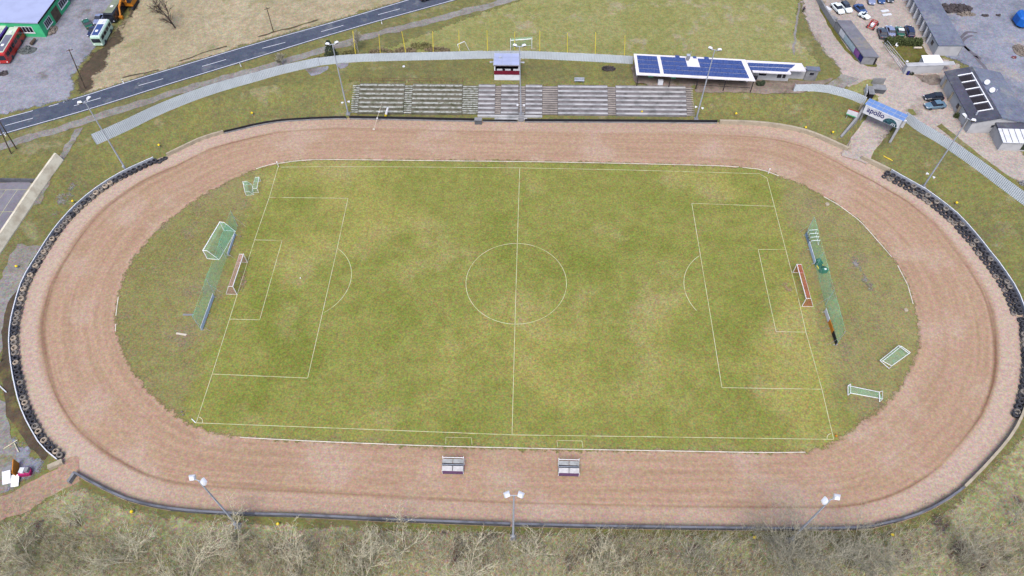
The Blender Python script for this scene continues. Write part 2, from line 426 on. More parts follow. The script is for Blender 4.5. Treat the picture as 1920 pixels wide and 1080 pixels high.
for i in range(N):                                             # matching outer point: along the outward normal
    t = tang(i); nrm = Vector((-t.y, t.x, 0))
    if nrm.dot(ir[i]-cen) < 0: nrm = -nrm
    best = None
    for q in od:
        d = q - ir[i]; l = d.dot(nrm)
        if 5 < l < 30:
            e = abs(d.dot(t))
            if best is None or e < best[0]: best = (e, l)
    oth.append((nrm, best[1]+.12))
for i in range(N+1):
    j = i % N
    if i: arc += (ir[j]-ir[i-1]).length
    for k in range(K+1): trk.v.append(ir[j] + oth[j][0]*(oth[j][1]+.02)*k/K - oth[j][0]*2.5*(1-k/K)); uvs.append((arc, k/K))
for i in range(N):
    for k in range(K): trk.f.append((i*(K+1)+k, (i+1)*(K+1)+k, (i+1)*(K+1)+k+1, i*(K+1)+k+1))
m_track, t, bs = newmat('red cinder track')
uvn = nd(t, 'ShaderNodeUVMap'); uvn.uv_map = 'UVMap'
sp = nd(t, 'ShaderNodeSeparateXYZ'); t.links.new(uvn.outputs[0], sp.inputs[0])
mp = nd(t, 'ShaderNodeMapping'); mp.inputs['Scale'].default_value = (.035, 16, 1); t.links.new(uvn.outputs[0], mp.inputs[0])
st = noisef(t, mp.outputs[0], 1.0, 5, .65)
tcn = nd(t, 'ShaderNodeTexCoord'); v = tcn.outputs['Object']
blot = noisef(t, v, .09, 4, .6)
c = mixc(t, C(193,161,136), C(175,145,119), rampf(t, st.outputs[0], .3, .7))
c = mixc(t, c, C(198,172,152), rampf(t, blot.outputs[0], .48, .66, 0, .7))
wob = noisef(t, mp.outputs[0], .35, 2, .5)
vv = nd(t, 'ShaderNodeMath', operation='MULTIPLY_ADD'); t.links.new(wob.outputs[0], vv.inputs[0]); vv.inputs[1].default_value = .22; 
t.links.new(sp.outputs[1], vv.inputs[2])                      # across + wobble
sx = nd(t, 'ShaderNodeSeparateXYZ'); t.links.new(v, sx.inputs[0])
ax_ = nd(t, 'ShaderNodeMath', operation='ABSOLUTE'); t.links.new(sx.outputs[0], ax_.inputs[0])
bend = rampf(t, ax_.outputs[0], 40, 72, .42, 1)
outer = nd(t, 'ShaderNodeMath', operation='MULTIPLY'); t.links.new(rampf(t, vv.outputs[0], .86, .93), outer.inputs[0]); t.links.new(bend, outer.inputs[1]); outer = outer.outputs[0]
c = mixc(t, c, C(200,176,158), outer)
pk = nd(t, 'ShaderNodeMath', operation='SUBTRACT'); t.links.new(vv.outputs[0], pk.inputs[0]); pk.inputs[1].default_value = .865
pa = nd(t, 'ShaderNodeMath', operation='ABSOLUTE'); t.links.new(pk.outputs[0], pa.inputs[0])
rn = noisef(t, mp.outputs[0], .8, 3, .6)
rut2 = None; rut = nd(t, 'ShaderNodeMath', operation='MULTIPLY'); t.links.new(rampf(t, pa.outputs[0], .0, .035, 1, 0), rut.inputs[0]); t.links.new(rampf(t, rn.outputs[0], .38, .62, .0, 1), rut.inputs[1])
rb = nd(t, 'ShaderNodeMath', operation='MULTIPLY'); t.links.new(rut.outputs[0], rb.inputs[0]); t.links.new(bend, rb.inputs[1])
c = mixc(t, c, C(132,100,80), rb.outputs[0])
inn = rampf(t, sp.outputs[1], .02, .16, .7, 0)
c = mixc(t, c, C(190,164,146), inn)
c = speckle(t, v, c, .6, 3.4, 1.4)
t.links.new(c, bs.inputs['Base Color']); bs.inputs['Roughness'].default_value = .95; bs.inputs['Specular IOR Level'].default_value = .1
nb = noisef(t, mp.outputs[0], 3, 3, .7); bp = nd(t, 'ShaderNodeBump'); bp.inputs['Strength'].default_value = .25; bp.inputs['Distance'].default_value = .1
t.links.new(nb.outputs[0], bp.inputs['Height']); t.links.new(bp.outputs[0], bs.inputs['Normal'])
to = struct(trk.build('cinder_track', m_track))
ul = to.data.uv_layers.new(name='UVMap')
for lp in to.data.loops: ul.data[lp.index].uv = uvs[lp.vertex_index]
if to.data.polygons[5].normal.z < 0: to.data.flip_normals()

m_infield, t, bs = newmat('infield turf, greener on the pitch')
tcn = nd(t, 'ShaderNodeTexCoord'); v = tcn.outputs['Object']
sp = nd(t, 'ShaderNodeSeparateXYZ'); t.links.new(v, sp.inputs[0])
def absub(o, k):
    a = nd(t, 'ShaderNodeMath', operation='ABSOLUTE'); t.links.new(o, a.inputs[0])
    b = nd(t, 'ShaderNodeMath', operation='SUBTRACT'); t.links.new(a.outputs[0], b.inputs[0]); b.inputs[1].default_value = k; return b.outputs[0]
mx = nd(t, 'ShaderNodeMath', operation='MAXIMUM'); t.links.new(absub(sp.outputs[0], 52), mx.inputs[0]); t.links.new(absub(sp.outputs[1], 31.5), mx.inputs[1])
wn = noisef(t, v, .22, 5, .65); wm = nd(t, 'ShaderNodeMath', operation='MULTIPLY_ADD'); t.links.new(wn.outputs[0], wm.inputs[0]); wm.inputs[1].default_value = 12; t.links.new(mx.outputs[0], wm.inputs[2])
n1 = noisef(t, v, .035, 4, .6); n2 = noisef(t, v, .4, 5, .75)
ad = nd(t, 'ShaderNodeMath', operation='ADD'); t.links.new(n1.outputs[0], ad.inputs[0]); t.links.new(n2.outputs[0], ad.inputs[1])
cp = mixc(t, C(156,153,86), C(132,136,66), rampf(t, ad.outputs[0], .76, 1.24))
cp = mixc(t, cp, C(122,130,56), rampf(t, n1.outputs[0], .5, .36, 0, .8))
n5 = noisef(t, v, .028, 5, .65); cp = mixc(t, cp, C(170,162,92), rampf(t, n5.outputs[0], .5, .66, 0, .8))
n3 = noisef(t, v, .06, 6, .7); cp = mixc(t, cp, C(170,160,108), rampf(t, n3.outputs[0], .5, .72, 0, .85))
co = mixc(t, C(156,147,100), C(136,131,80), rampf(t, ad.outputs[0], .78, 1.2))
n4 = noisef(t, v, .2, 5, .65); co = mixc(t, co, C(142,130,102), rampf(t, n4.outputs[0], .5, .7, 0, .75))
c = mixc(t, cp, co, rampf(t, wm.outputs[0], 4.0, 9.5))
c = speckle(t, v, c, .85, 3.2, 1.6)
t.links.new(c, bs.inputs['Base Color']); bs.inputs['Roughness'].default_value = .95; bs.inputs['Specular IOR Level'].default_value = .1
nb = noisef(t, v, 4, 3, .7); bp = nd(t, 'ShaderNodeBump'); bp.inputs['Strength'].default_value = .3; bp.inputs['Distance'].default_value = .15
t.links.new(nb.outputs[0], bp.inputs['Height']); t.links.new(bp.outputs[0], bs.inputs['Normal'])
sheet_xy('infield_grass', [p + p.normalized()*.7 for p in INW], m_infield, .015, grid=2.0, jit=.12, seed=3, feather=True)
TL, TR, BL, BR = P(521.5,313), P(1437,326), P(368,793), P(1563,824)
def ln2(a, b, k): return a + (b-a)*k

# pitch markings
pm = MB()
def line(a, b, w=.105): ribbon(pm, [Vector((a.x,a.y,0)), Vector((b.x,b.y,0))], w, .045, False, 0)
def pl(*pp, w=.105):
    q = [P(*p) for p in pp]
    for a, b in zip(q, q[1:]): line(a, b, w)
pl((526,313.5),(640,312.5),(800,313.5),(974.5,315),(1180,319),(1424,326),(1438,334),(1452,387),(1473,468),(1494,548),(1511,623),(1541,730),(1563,824),(960,815.5),(368,793))
pl((521.5,313),(505,370.3),(477.5,450),(452,530),(430.5,598.5),(398,701.5),(368,793))
pl((974.5,315),(970,455),(965.5,610),(960,815.5))
pl((505,370.3),(652.5,372),(632.5,465),(605,586),(577,709),(398,701.5))
pl((477.5,450),(529,451),(487,600),(430.5,598.5))
pl((1452,387),(1297,381.5),(1313,478),(1332,592),(1353.5,727),(1541,730))
pl((1473,468),(1421.5,468),(1455,622),(1511,623))
cc = (P(970,455)+P(965.5,610))/2
def arc_(c, r, a0, a1, n=48):
    q = [c + Vector((math.cos(a0+(a1-a0)*i/n)*r, math.sin(a0+(a1-a0)*i/n)*r, 0)) for i in range(n+1)]
    ribbon(pm, q, .105, .045, False, 0)
arc_(cc, 9.15, 0, 2*PI)
ml = (TL+BL)/2; mr = (P(1452,387)+P(1541,730))/2
arc_(Vector((-50.45+11, 0,0)), 9.15, -.925, .925); arc_(Vector((50.45-11, 0,0)), 9.15, PI-.925, PI+.6)
arc_(BL, 1., .05, 1.4, 10); arc_(BR, 1., PI/2+.2, PI, 10)
pl((1046,838),(1044,826),(1091,827),(1093,840), w=.08); pl((836,833),(836,820),(884,821),(885,834), w=.06)
struct(pm.build('pitch_markings', m_line))

# white kerb along the inner edge of the track
kb = MB()
def kerb(i0, i1, h=.06):
    q = [P(*p) for p in IN_PX[i0:i1+1]]
    q = resample(smooth_line(q, 1), 1.5)
    kb.wall([p + Vector((0,0,0)) for p in q], h, .12)
kerb(0, 9); kerb(35, 44)
for sl in ([(1545,369),(1570,383),(1592,399),(1612,414),(1632,436),(1652,459),(1672,482)], [(1683,498),(1702,535),(1712,570)], [(222,557),(219,578),(217.5,592)], [(217,608),(216.5,624)], [(480,317),(500,310),(519,306)], [(1392,314),(1420,317),(1440,322),(1460,330)]):
    kb.wall(resample([P(*p) for p in sl], 1.5), .06, .12)
struct(kb.build('track_kerb', m_kerb))

# surroundings
FENCE_L = [(182,271),(207,260),(250,240),(300,215),(350,194),(400,176),(440,164),(480,153),(520,141),(567,130),(600,123),(655,116.5),(740,114),(830,112),(905,110),(975,109),(1060,113),(1120,116),(1186,120)]
FENCE_R1 = [(1487,172),(1540,171),(1590,184),(1619,197)]
FENCE_R2 = [(1692,226),(1720,246),(1760,269),(1800,296),(1840,325),(1880,356),(1915,382),(1955,412)]
sheet('dry_meadow', [(142,176),(172,120),(205,70),(243,20),(260,-30),(320,-60),(640,-60),(900,-60),(790,-8),(767,0),(620,42),(480,82),(300,136),(163,179)], m_dry, .03, jit=.5, seed=1, grid=2.5, feather=True)
sheet('training_field', [(700,96),(800,60),(880,30),(960,3),(1050,-40),(1490,-60),(1502,0),(1495,60),(1520,100),(1545,118),(1548,128),(1520,130),(1186,119),(1060,112),(975,108),(850,111),(740,113),(655,115),(600,122),(625,95)], m_train, .025, jit=.5, seed=2, grid=2.5, feather=True)
sheet('scrub_strip', [(148,180),(140,150),(150,128),(176,96),(205,72),(236,30),(252,0),(262,-30),(285,-30),(262,10),(240,40),(226,76),(203,112),(182,148),(166,174)], m_scrub, .045, jit=.9, seed=4, grid=1, feather=True)  # brown scrub, widened to the right to paint in a dark brown shadow
sheet('gravel_yard', [(-60,-60),(262,-60),(248,-10),(222,30),(205,66),(176,96),(150,128),(139,150),(140,172),(150,182),(60,206),(0,218),(-60,232),(-90,120)], m_yard, .035, jit=.5, seed=5, grid=2.5, feather=True)
road_c = [G((a[0]+b[0])/2,(a[1]+b[1])/2) for a, b in (((-190,274),(-170,304)),((0,226),(5,251)),((163,179),(162,207)),((300,136),(325,155)),((480,82),(480,109)),((630,41),(655,54)),((767,0),(850,1)),((900,-38),(1020,-45)))]
road_u = [G(*p) for p in ((-190,272),(0,226),(95,199),(163,179),(250,151),(300,136),(480,82),(630,41),(767,0),(930,-50))]
road_l = [G(*p) for p in ((-170,304),(5,251),(162,207),(325,155),(480,108),(655,54),(850,1),(1010,-45))]
ru, rl = smooth_line(road_u), smooth_line(road_l)
rs = sheet_xy('asphalt_road', [p + Vector((-.1,.35,0)) for p in ru] + [p + Vector((.1,-.35,0)) for p in rl[::-1]], m_asph, .06, grid=6)
rp = MB()
ribbon(rp, [p for p in ru if p.x > -100], .16, .08); ribbon(rp, rl, .16, .08)
for a, b in (((10,236),(62,222)),((139,199),(189,184)),((260,161),(306,148)),((379,125),(424,112)),((492,91),(535,80)),((602,60),(644,48)),((709,28),(750,17))):
    ribbon(rp, [G(*a), G(*b)], .14, .08)
for a, b in (((-60,240),(62,208)),((92,200),(110,195)),((119,192),(136,187))): ribbon(rp, [G(*a), G(*b)], .16, .08)
struct(rp.build('road_markings', m_rline))
def band(name, px, w, mat, dz, jit=.3, seed=0):
    q = smooth_line([G(*p) for p in px]); L = []; Rr = []
    for i, p in enumerate(q):
        d = q[min(len(q)-1,i+1)] - q[max(0,i-1)]; d.z = 0; d.normalize(); n = Vector((-d.y,d.x,0))*w/2
        L.append(p+n); Rr.append(p-n)
    return sheet_xy(name, L + Rr[::-1], mat, dz, jit=jit, seed=seed)
band('gravel_path', [(-60,300),(30,266),(60,257),(125,239),(175,221),(250,199),(325,174),(400,153),(480,131),(540,114),(640,84),(692,67),(805,41),(855,26),(942,5),(1040,-30)], 2.2, m_path, .05, .35, 11)
band('gravel_path', [(150,240),(138,262),(120,290),(85,345),(60,385)], 1.6, m_path, .055, .4, 12)
band('gravel_path', [(60,460),(42,480),(22,520),(5,570),(-15,640),(-30,720),(-10,800),(10,850),(-20,930)], 4.0, m_path, .05, .5, 13)
sheet('asphalt_court', [(-60,352),(10,342),(74,343),(40,400),(8,442),(-60,540)], m_court, .1, jit=0, grid=1.2)
cl = MB()
for a, b in (((-40,357),(66,357)),((60,344),(-10,460)),((33,357),(-30,455)),((-40,398),(30,398)),((12,357),(-46,440))): ribbon(cl, [G(*a), G(*b)], .07, .12)
struct(cl.build('court_markings', m_line))
sheet('dirt_exit', [(118,866),(142,890),(128,905),(95,922),(60,945),(0,975),(-60,1010),(-60,940),(-10,930),(40,915),(75,890),(98,880)], m_rdirt, .02, jit=.5, seed=14, grid=2.5, feather=True)
sheet('brush_floor', [(140,905),(200,928),(235,945),(270,955),(310,963),(360,968),(450,973),(560,977),(720,985),(880,991),(960,994),(1120,998),(1320,1001),(1520,1003),(1640,999),(1700,984),(1740,970),(1780,948),(1840,892),(1880,850),(1925,790),(2040,900),(2040,1180),(-80,1180),(-80,1010),(60,955),(100,925)], m_brush, .015, jit=.4, seed=15, grid=2.5, feather=True)
sheet('rubble_ground', [(-50,790),(10,800),(45,830),(75,860),(92,880),(70,895),(30,920),(-50,935)], m_yard, .03, jit=.7, seed=16, grid=2.5, feather=True)
sheet('scrub_strip', [(18,560),(30,545),(24,600),(16,640),(20,700),(34,760),(60,815),(92,856),(80,866),(40,820),(15,780),(2,700),(4,620)], m_scrub, .06, jit=.3, seed=17)
# north east: yard, lot, gateway
sheet('gravel_lot', [(1690,-60),(1990,-60),(2020,300),(1925,290),(1900,235),(1850,150),(1800,118),(1766,108),(1740,62),(1712,8)], m_lot, .03, jit=.4, seed=18, grid=2.5, feather=True)
sheet('dirt_yard', [(1498,-60),(1700,-60),(1722,20),(1745,64),(1766,108),(1800,118),(1850,200),(1880,250),(1925,290),(2000,390),(1925,352),(1850,318),(1780,268),(1720,230),(1702,222),(1690,228),(1660,262),(1636,288),(1600,297),(1590,284),(1605,262),(1632,226),(1640,205),(1620,186),(1604,170),(1580,160),(1560,156),(1582,146),(1562,118),(1542,98),(1520,66),(1506,40),(1500,0)], m_dirt, .05, jit=.35, seed=19, grid=2.5, feather=True)
band('dirt_ramp', [(1672,196),(1654,222),(1634,248),(1616,274),(1600,300)], 5.4, m_dirt, .16, .25, 51)
band('dirt_exit', [(150,878),(128,888),(100,906),(60,928),(10,950),(-60,980)], 4.2, m_rdirt, .035, .5, 52)
for q, s in (([(228,147),(262,139),(300,130)],53),([(330,118),(365,106),(395,95),(428,87)],54),([(482,70),(560,48),(600,36)],55)): band('dead_weed_strip', q, .45, m_scrub, .05, .35, s)
sheet('grass_verge', [(1529,-20),(1535,12),(1552,50),(1578,86),(1600,112),(1625,124),(1645,126),(1640,118),(1612,118),(1585,86),(1562,50),(1545,10),(1540,-20)], m_dkgrass, .075, jit=.3, seed=20)
sheet('grass_verge', [(1582,170),(1600,160),(1625,150),(1655,152),(1652,178),(1638,190),(1610,181)], m_train, .075, jit=.3, seed=21)
sheet('grass_verge', [(1652,78),(1728,84),(1740,104),(1732,122),(1700,124),(1672,100)], m_dkgrass, .075, jit=.3, seed=22)
band('grass_verge', [(1760,236),(1790,258),(1830,290),(1870,322),(1910,350),(1950,380)], 1.5, m_ground, .08, .3, 23)
sheet('paved_apron', [(1182,128),(1192,118),(1420,150),(1530,152),(1562,146),(1545,160),(1500,178),(1455,176),(1380,174),(1305,174),(1300,166),(1190,160)], m_pave, .14, jit=.3, seed=24, grid=1.3)
sheet('paved_apron', [(1712,140),(1760,140),(1764,158),(1745,162)], m_pave, .08, jit=.3, seed=25)
sheet('asphalt_patch', [(1540,164),(1566,150),(1576,140),(1612,148),(1590,160),(1580,168)], m_path, .08, jit=.3, seed=26)
sheet('gravel_patch', [(572,130),(590,127),(617,123),(614,131),(600,140),(585,143)], m_yard, .06, jit=.2, seed=27)
sheet('gravel_patch', [(629,121),(653,118),(651,125),(640,130)], m_yard, .06, jit=.2, seed=28)
sheet('worn_patch', [(1575,452),(1588,468),(1620,500),(1645,535),(1650,560),(1625,545),(1598,505)], m_path, .024, jit=.8, seed=29, grid=1, feather=True)
sheet('worn_patch', [(95,385),(140,335),(160,330),(150,352),(118,392),(100,412)], m_path, .06, jit=.9, seed=30, grid=1, feather=True)
sheet('worn_patch', [(236,876),(262,880),(284,894),(280,904),(256,892)], m_dirt, .012, jit=.2, seed=31, grid=.8, feather=True)
for q, s in (([(1800,94),(1794,84),(1796,74),(1804,65),(1818,60),(1832,62)], 32), ([(1818,97),(1806,86),(1806,76),(1812,70),(1822,66)], 33), ([(1840,112),(1815,94),(1801,78)], 35), ([(1860,150),(1842,122),(1826,104)],36)):
    band('wheel_ruts', q, .7, m_rut, .045, .3, s)
sheet('worn_patch', [(1466,536),(1476,529),(1490,533),(1492,545),(1482,551),(1470,547)], m_rdirt, .028, jit=.5, seed=41, grid=.6, feather=True)
sheet('worn_patch', [(452,505),(466,500),(462,530),(452,548),(444,545)], m_rdirt, .028, jit=.5, seed=42, grid=.6, feather=True)
band('worn_line', [(1499,5),(1495,30),(1491,60),(1487,104)], .5, m_path, .045, .25, 34)
# ==OBJECTS==
# ------------------------------------------------------------------ track walls
def gp(l, dz=0.): return [G(*p, dz) for p in l]
def zp(l, z=0.): return [P(*p, z) for p in l]
def wallthing(pxl, h, t, mat, label, name='track_wall', step=None, cap=None, base=None):
    q = zp(pxl); q = resample(smooth_line(q, 2), step or 2.5)
    th = thing(name, label, 'wall', (q[len(q)//2].x, q[len(q)//2].y, 0), group='walls round the track')
    if base:                                                   # boards standing on a low kerb
        MB().wall(q, base, t*2.4, -.1).build('kerb_base', m_concg, th)
        MB().wall(q, h, t, base).build('boards', mat, th)
    else: MB().wall(q, h, t, -.1).build('panel', mat, th)
    if cap: MB().wall(q, [h + .05]*len(q), t*1.5, h + .001).build('top_rail', cap, th)
    return th
m_cap = M('mottled grey coping', C(134,136,146), .9, .2, .35, col2=C(86,88,98))
wallthing([(143,889),(165,902),(200,920),(235,937),(270,947),(310,955),(360,961),(410,964),(450,966),(480,967)], .9, .2, m_concd, 'weathered grey concrete wall round the lower left bend, beside the dirt exit', cap=m_cap)
wallthing([(481,967),(560,969),(640,973),(720,977),(800,980),(880,983),(960,986)], 1.0, .2, m_concd, 'dark weathered concrete wall along the near straight, left of the middle floodlight', cap=m_cap)
wallthing([(961,986),(1040,988),(1120,990),(1200,991),(1320,993),(1440,994)], 1.0, .2, m_concd, 'dark weathered concrete wall along the near straight, right of the middle floodlight', cap=m_cap)
wallthing([(1441,994),(1520,994),(1600,993),(1640,989),(1660,983),(1700,974),(1740,958),(1780,935),(1803,917)], .9, .2, m_concd, 'dark broken concrete wall rounding the lower right bend', cap=m_cap)
wallthing([(1804,916),(1840,880),(1862,855),(1880,835),(1898,810),(1909,788),(1919,762),(1926,733),(1930,690)], 1.0, .26, m_conc, 'clean pale concrete wall on the lower right bend', cap=m_conc)
wallthing([(290,300),(240,322),(200,345),(170,367),(145,388),(117,418),(95,447),(75,480),(55,511),(41,540),(33,570),(26,595),(22,622),(21,645),(23,670),(27,700),(33,730),(42,765),(55,795),(65,812),(78,835),(95,852),(110,864),(117,868)], .85, .1, m_gal, 'long thin metal barrier behind the tyres of the left bend', cap=m_offw, name='track_barrier')
wallthing([(1930,690),(1928,640),(1920,593),(1911,565),(1899,540),(1885,520),(1872,500),(1855,480),(1840,460),(1815,430),(1790,403),(1760,380),(1731,358),(1700,342),(1666,322)], .9, .1, m_gal, 'long thin metal barrier behind the tyres of the right bend', cap=m_offw, name='track_barrier')
wallthing([(420,250),(380,261),(345,278),(312,294)], .8, .35, m_conc, 'short sandy concrete wall on the upper left bend between tyres and black boards')
wallthing([(650,223),(625,223),(560,226),(520,229),(480,236),(440,246),(421,250)], .75, .12, m_black, 'black board fence on kerb, left of the first far floodlight', base=.3)
wallthing([(898,228),(850,227),(760,225),(656,223)], .85, .14, m_black, 'black board fence on kerb below the mossy left terraces', base=.3)
wallthing([(1344,231),(1200,230),(1100,229.5),(984,229)], .85, .14, m_black, 'black board fence on kerb below the pale right terraces', base=.3)
wallthing([(970,229),(899,228)], .6, .14, m_black, 'low black board fence on kerb below the commentary box', base=.25)
wallthing([(1588,283),(1560,270),(1520,252),(1480,242),(1440,236),(1400,233),(1346,231.5)], .95, .5, m_conc, 'thick sandy concrete wall left of the track gateway')
wallthing([(1666,323),(1640,310),(1614,298)], .95, .5, m_conc, 'short thick sandy concrete wall right of the track gateway')
def stub(a, b, h, t, mat, label, name='concrete_block', cat='concrete block'):
    q = resample([G(*a), G(*b)], .8); m = MB(); m.wall(q, h, t, -.05)
    tag_ = m.solo(name, mat, label, cat); return tag_
stub((144,889),(131,909), .9, .4, m_concg, 'grey concrete wall end standing right of the dirt exit')
stub((120,867),(93,879), .7, .75, m_conc, 'long tan concrete block lying left of the dirt exit')
stub((1588,283),(1596,268), .8, .4, m_conc, 'pale concrete wall end at the left of the gateway road')
# grey box and steps on the far wall
bx = thing('equipment_box', 'dark grey box with a pale lid on the far wall', 'box', G(897,230))
p = G(897,231); MB().box((p.x,p.y,.55),(1.5,.9,1.1)).build('box_body', m_concd, bx); MB().box((p.x,p.y,1.14),(1.6,1.0,.08)).build('lid', m_concg, bx)
stp = thing('steps', 'small grey steps through the gap in the far wall', 'steps', P(977,229,0))
p = P(977,229,0)
for k in range(4): MB().box((p.x,p.y+.3+.45*k,.14+.14*k),(1.2,.45,.28+.28*k)).build('step', m_concg, stp)

# ------------------------------------------------------------------ tyres
def tyre_mesh(mat):
    ro, ri, h = .54, .28, .38
    prof = [(ri,0.03),(ro*.72,0),(ro*.93,.04),(ro,.11),(ro,.23),(ro*.93,.3),(ro*.72,h),(ri,h-.03),(ri+.03,h*.5)]
    return MB().lathe(prof[::-1], 14).mesh('tyre', mat, smooth=False)
tmesh = [tyre_mesh(m) for m in m_rub]
def tyre(x, y, z, k, label, group, tilt=0.):
    o = bpy.data.objects.new('tyre', tmesh[k]); o.location = (x,y,z); o.rotation_euler = (U(-.08,.08)+tilt, U(-.08,.08), U(0,6)); s = U(.9,1.06); o.scale = (s,s,s)
    COL.objects.link(o); tag(o, label, 'tyre', group)
ntyre = 0
def tyre_row(pxl, inset, spacing, high, pick, side):
    global ntyre
    q = resample(smooth_line(zp(pxl), 2), spacing)
    for i, p in enumerate(q):
        d = q[min(len(q)-1,i+1)] - q[max(0,i-1)]; d.normalize(); n = Vector((-d.y,d.x,0))
        if n.dot(-p) < 0: n = -n
        c = p + n*(inset + U(-.06,.06))
        for k in range(high):
            top = k == high-1
            tyre(c.x+U(-.07,.07), c.y+U(-.07,.07), .02+k*.39, pick(i), ('uppermost' if top else 'lower') + ' tyre of a stack in the %s' % side, 'tyres stacked along the barriers'); ntyre += 1
LT = [(290,301),(240,323),(200,346),(170,368),(145,389),(117,419),(95,448),(75,481),(55,512),(41,541),(33,571),(26,596),(22,623),(21,646),(23,671),(27,701),(33,731),(42,766),(55,796),(65,813),(78,836),(95,853),(110,863)]
tyre_row(LT, .72, 1.1, 2, lambda i: random.choice([0,1,1,2,2] if i > 8 else [0,0,1]), 'left bend barrier')
RT = [(1666,324),(1700,343),(1731,359),(1760,381),(1790,404),(1815,431),(1840,461),(1855,481),(1872,501),(1885,521),(1899,541),(1910,566),(1919,590)]
tyre_row(RT, .7, 1.1, 2, lambda i: random.choice([0,0,0,0,1]), 'upper right bend barrier, back row')
tyre_row(RT, 1.72, 1.12, 1, lambda i: random.choice([0,0,0,1]), 'upper right bend barrier, front row')
tyre_row([(1923,604),(1928,640),(1930,690),(1926,733),(1918,765),(1911,784)], .75, 1.1, 2, lambda i: random.choice([0,0,1]), 'lower right bend barrier')
for (a,b) in ((304,301),(310,298),(299,304)):
    p = G(a,b); tyre(p.x,p.y,.02,0,'loose black tyre lying beyond the end of the left barrier','loose tyres by the left barrier')

# ------------------------------------------------------------------ corrugated boundary fence
def corr_fence(pxl, h0, h1, label, amp=.05, pitch=.36):
    q = resample(smooth_line(gp(pxl), 1), pitch/2)
    mid = q[len(q)//2]
    th = thing('sheet_metal_fence', label, 'fence', (mid.x, mid.y, mid.z), group='sheet metal boundary fence')
    n = len(q); A = []; F = []
    z = np.maximum(TZ([p.x for p in q], [p.y for p in q]), 0)
    for i, p in enumerate(q):
        d = q[min(n-1,i+1)] - q[max(0,i-1)]; d.z = 0; d.normalize(); s = Vector((-d.y,d.x,0))
        o = s*(amp if i % 2 else -amp); h = h0 + (h1-h0)*i/(n-1)
        for t2 in (.012, -.012):
            for hh in (-.1, h): A.append(Vector((p.x,p.y,z[i]+hh)) + o + s*t2)
    for i in range(n-1):
        a = 4*i; b = a+4
        F += [(a,b,b+1,a+1),(a+2,a+3,b+3,b+2),(a+1,b+1,b+3,a+3)]
    F += [(0,1,3,2),(4*n-4,4*n-2,4*n-1,4*n-3)]
    MB().add(A, F).build('corrugated_sheet', m_fence, th)
    for i in range(0, n, 20):
        p = q[i]; d = q[min(n-1,i+1)] - q[max(0,i-1)]; d.z = 0; d.normalize(); s = Vector((-d.y,d.x,0))
        if s.dot(p) < 0: s = -s
        c = p + s*.12; MB().box((c.x,c.y,z[i]+1.0),(.1,.1,2.1)).build('post', m_gal, th)
i0 = 10
corr_fence(FENCE_L[:i0+1], 2.75, 2.15, 'pale blue corrugated fence sweeping along the road from the left bank to the floodlight')
corr_fence(FENCE_L[i0:15], 2.1, 2.1, 'pale blue corrugated fence between the first far floodlight and the commentary box')
corr_fence(FENCE_L[14:], 2.0, 2.1, 'pale blue corrugated fence between the commentary box and the solar roofed clubhouse')
corr_fence(FENCE_R1, 1.9, 2.1, 'short pale blue corrugated fence between clubhouse and banner gateway')
corr_fence(FENCE_R2, 2.2, 2.5, 'pale blue corrugated fence running right from the banner gateway')

# ------------------------------------------------------------------ floodlight masts
def mast(b, t, heads, label, spk=True, base_z=None, H=18.8):
    g = G(*b); th = thing('floodlight_mast', label, 'floodlight', g, group='floodlight masts round the track')
    top = P(*t, g.z + H)                                       # measured top, a slight lean at most
    if math.hypot(top.x-g.x, top.y-g.y) > 1.6:
        d = (top-g); d.z = 0; d = d.normalized()*1.6; top = Vector((g.x+d.x, g.y+d.y, top.z))
    MB().tube(g - Vector((0,0,.2)), top, .17, .09, 8).build('pole', m_gal, th)
    MB().box((g.x,g.y,g.z+.1),(.9,.9,.3)).build('footing', m_concg, th)
    inw = Vector((-g.x*.35, -g.y, 0)).normalized(); sd_ = Vector((-inw.y, inw.x, 0))
    if sd_.x < 0: sd_ = -sd_
    MB().tube(top - sd_*.95, top + sd_*.95, .06, n=6).build('crossarm', m_gal, th)
    for s in (-1, 1):
        c = top + sd_*s*.82 + Vector((0,0,.22)); f = (inw*.75 + sd_*s*.35 + Vector((0,0,-.65))).normalized()
        u = f.cross(Vector((0,0,1))).normalized(); w = u.cross(f).normalized()
        hdm = MB().loft([[c + f*a + u*x*k + w*y*k for x, y in ((-.38,-.33),(.38,-.33),(.38,.33),(-.38,.33))] for a, k in ((-.24,.72),(.0,1),(.2,1.05))])
        ho = hdm.build('lamp_head', m_offw, th)
        MB().loft([[c + f*a + u*x + w*y for x, y in ((-.33,-.28),(.33,-.28),(.33,.28),(-.33,.28))] for a in (.201,.22)]).build('lens', m_glass, ho)
    if spk:
        p = g.lerp(top, 3.6/18.8)
        for s in (-1, 1):
            c = p + sd_*s*.42; d = (sd_*s + Vector((0,0,-.3))).normalized(); MB().tube(c, c + d*.45, .1, .26, 8).build('loudspeaker', m_offw, th)
    else:
        p = g.lerp(top, 1.5/18.8); MB().box((p.x,p.y-.2,p.z),(.4,.3,.6)).build('switch_box', m_gal, th)
    return th
mast((238,321),(159,190), None, 'tall floodlight mast beside the tyres of the upper left bend', False)
mast((653,214),(623,83), None, 'tall floodlight mast at the left end of the terraces')
mast((977,220),(974,87), None, 'tall floodlight mast in front of the terraces beside the commentary box')
mast((1305,224),(1340,98), None, 'tall floodlight mast at the right end of the terraces, before the solar roof')
mast((1730.5,351),(1815,225), None, 'tall floodlight mast behind the tyres of the upper right bend')
mast((447,987),(372,901), None, 'tall floodlight mast on the near side, leftmost of three by the brushwood', False)
mast((962,1009),(963.5,929), None, 'tall floodlight mast at the middle of the near straight', False)
mast((1480,1015),(1557,937), None, 'tall floodlight mast among bare trees at the lower right', False)

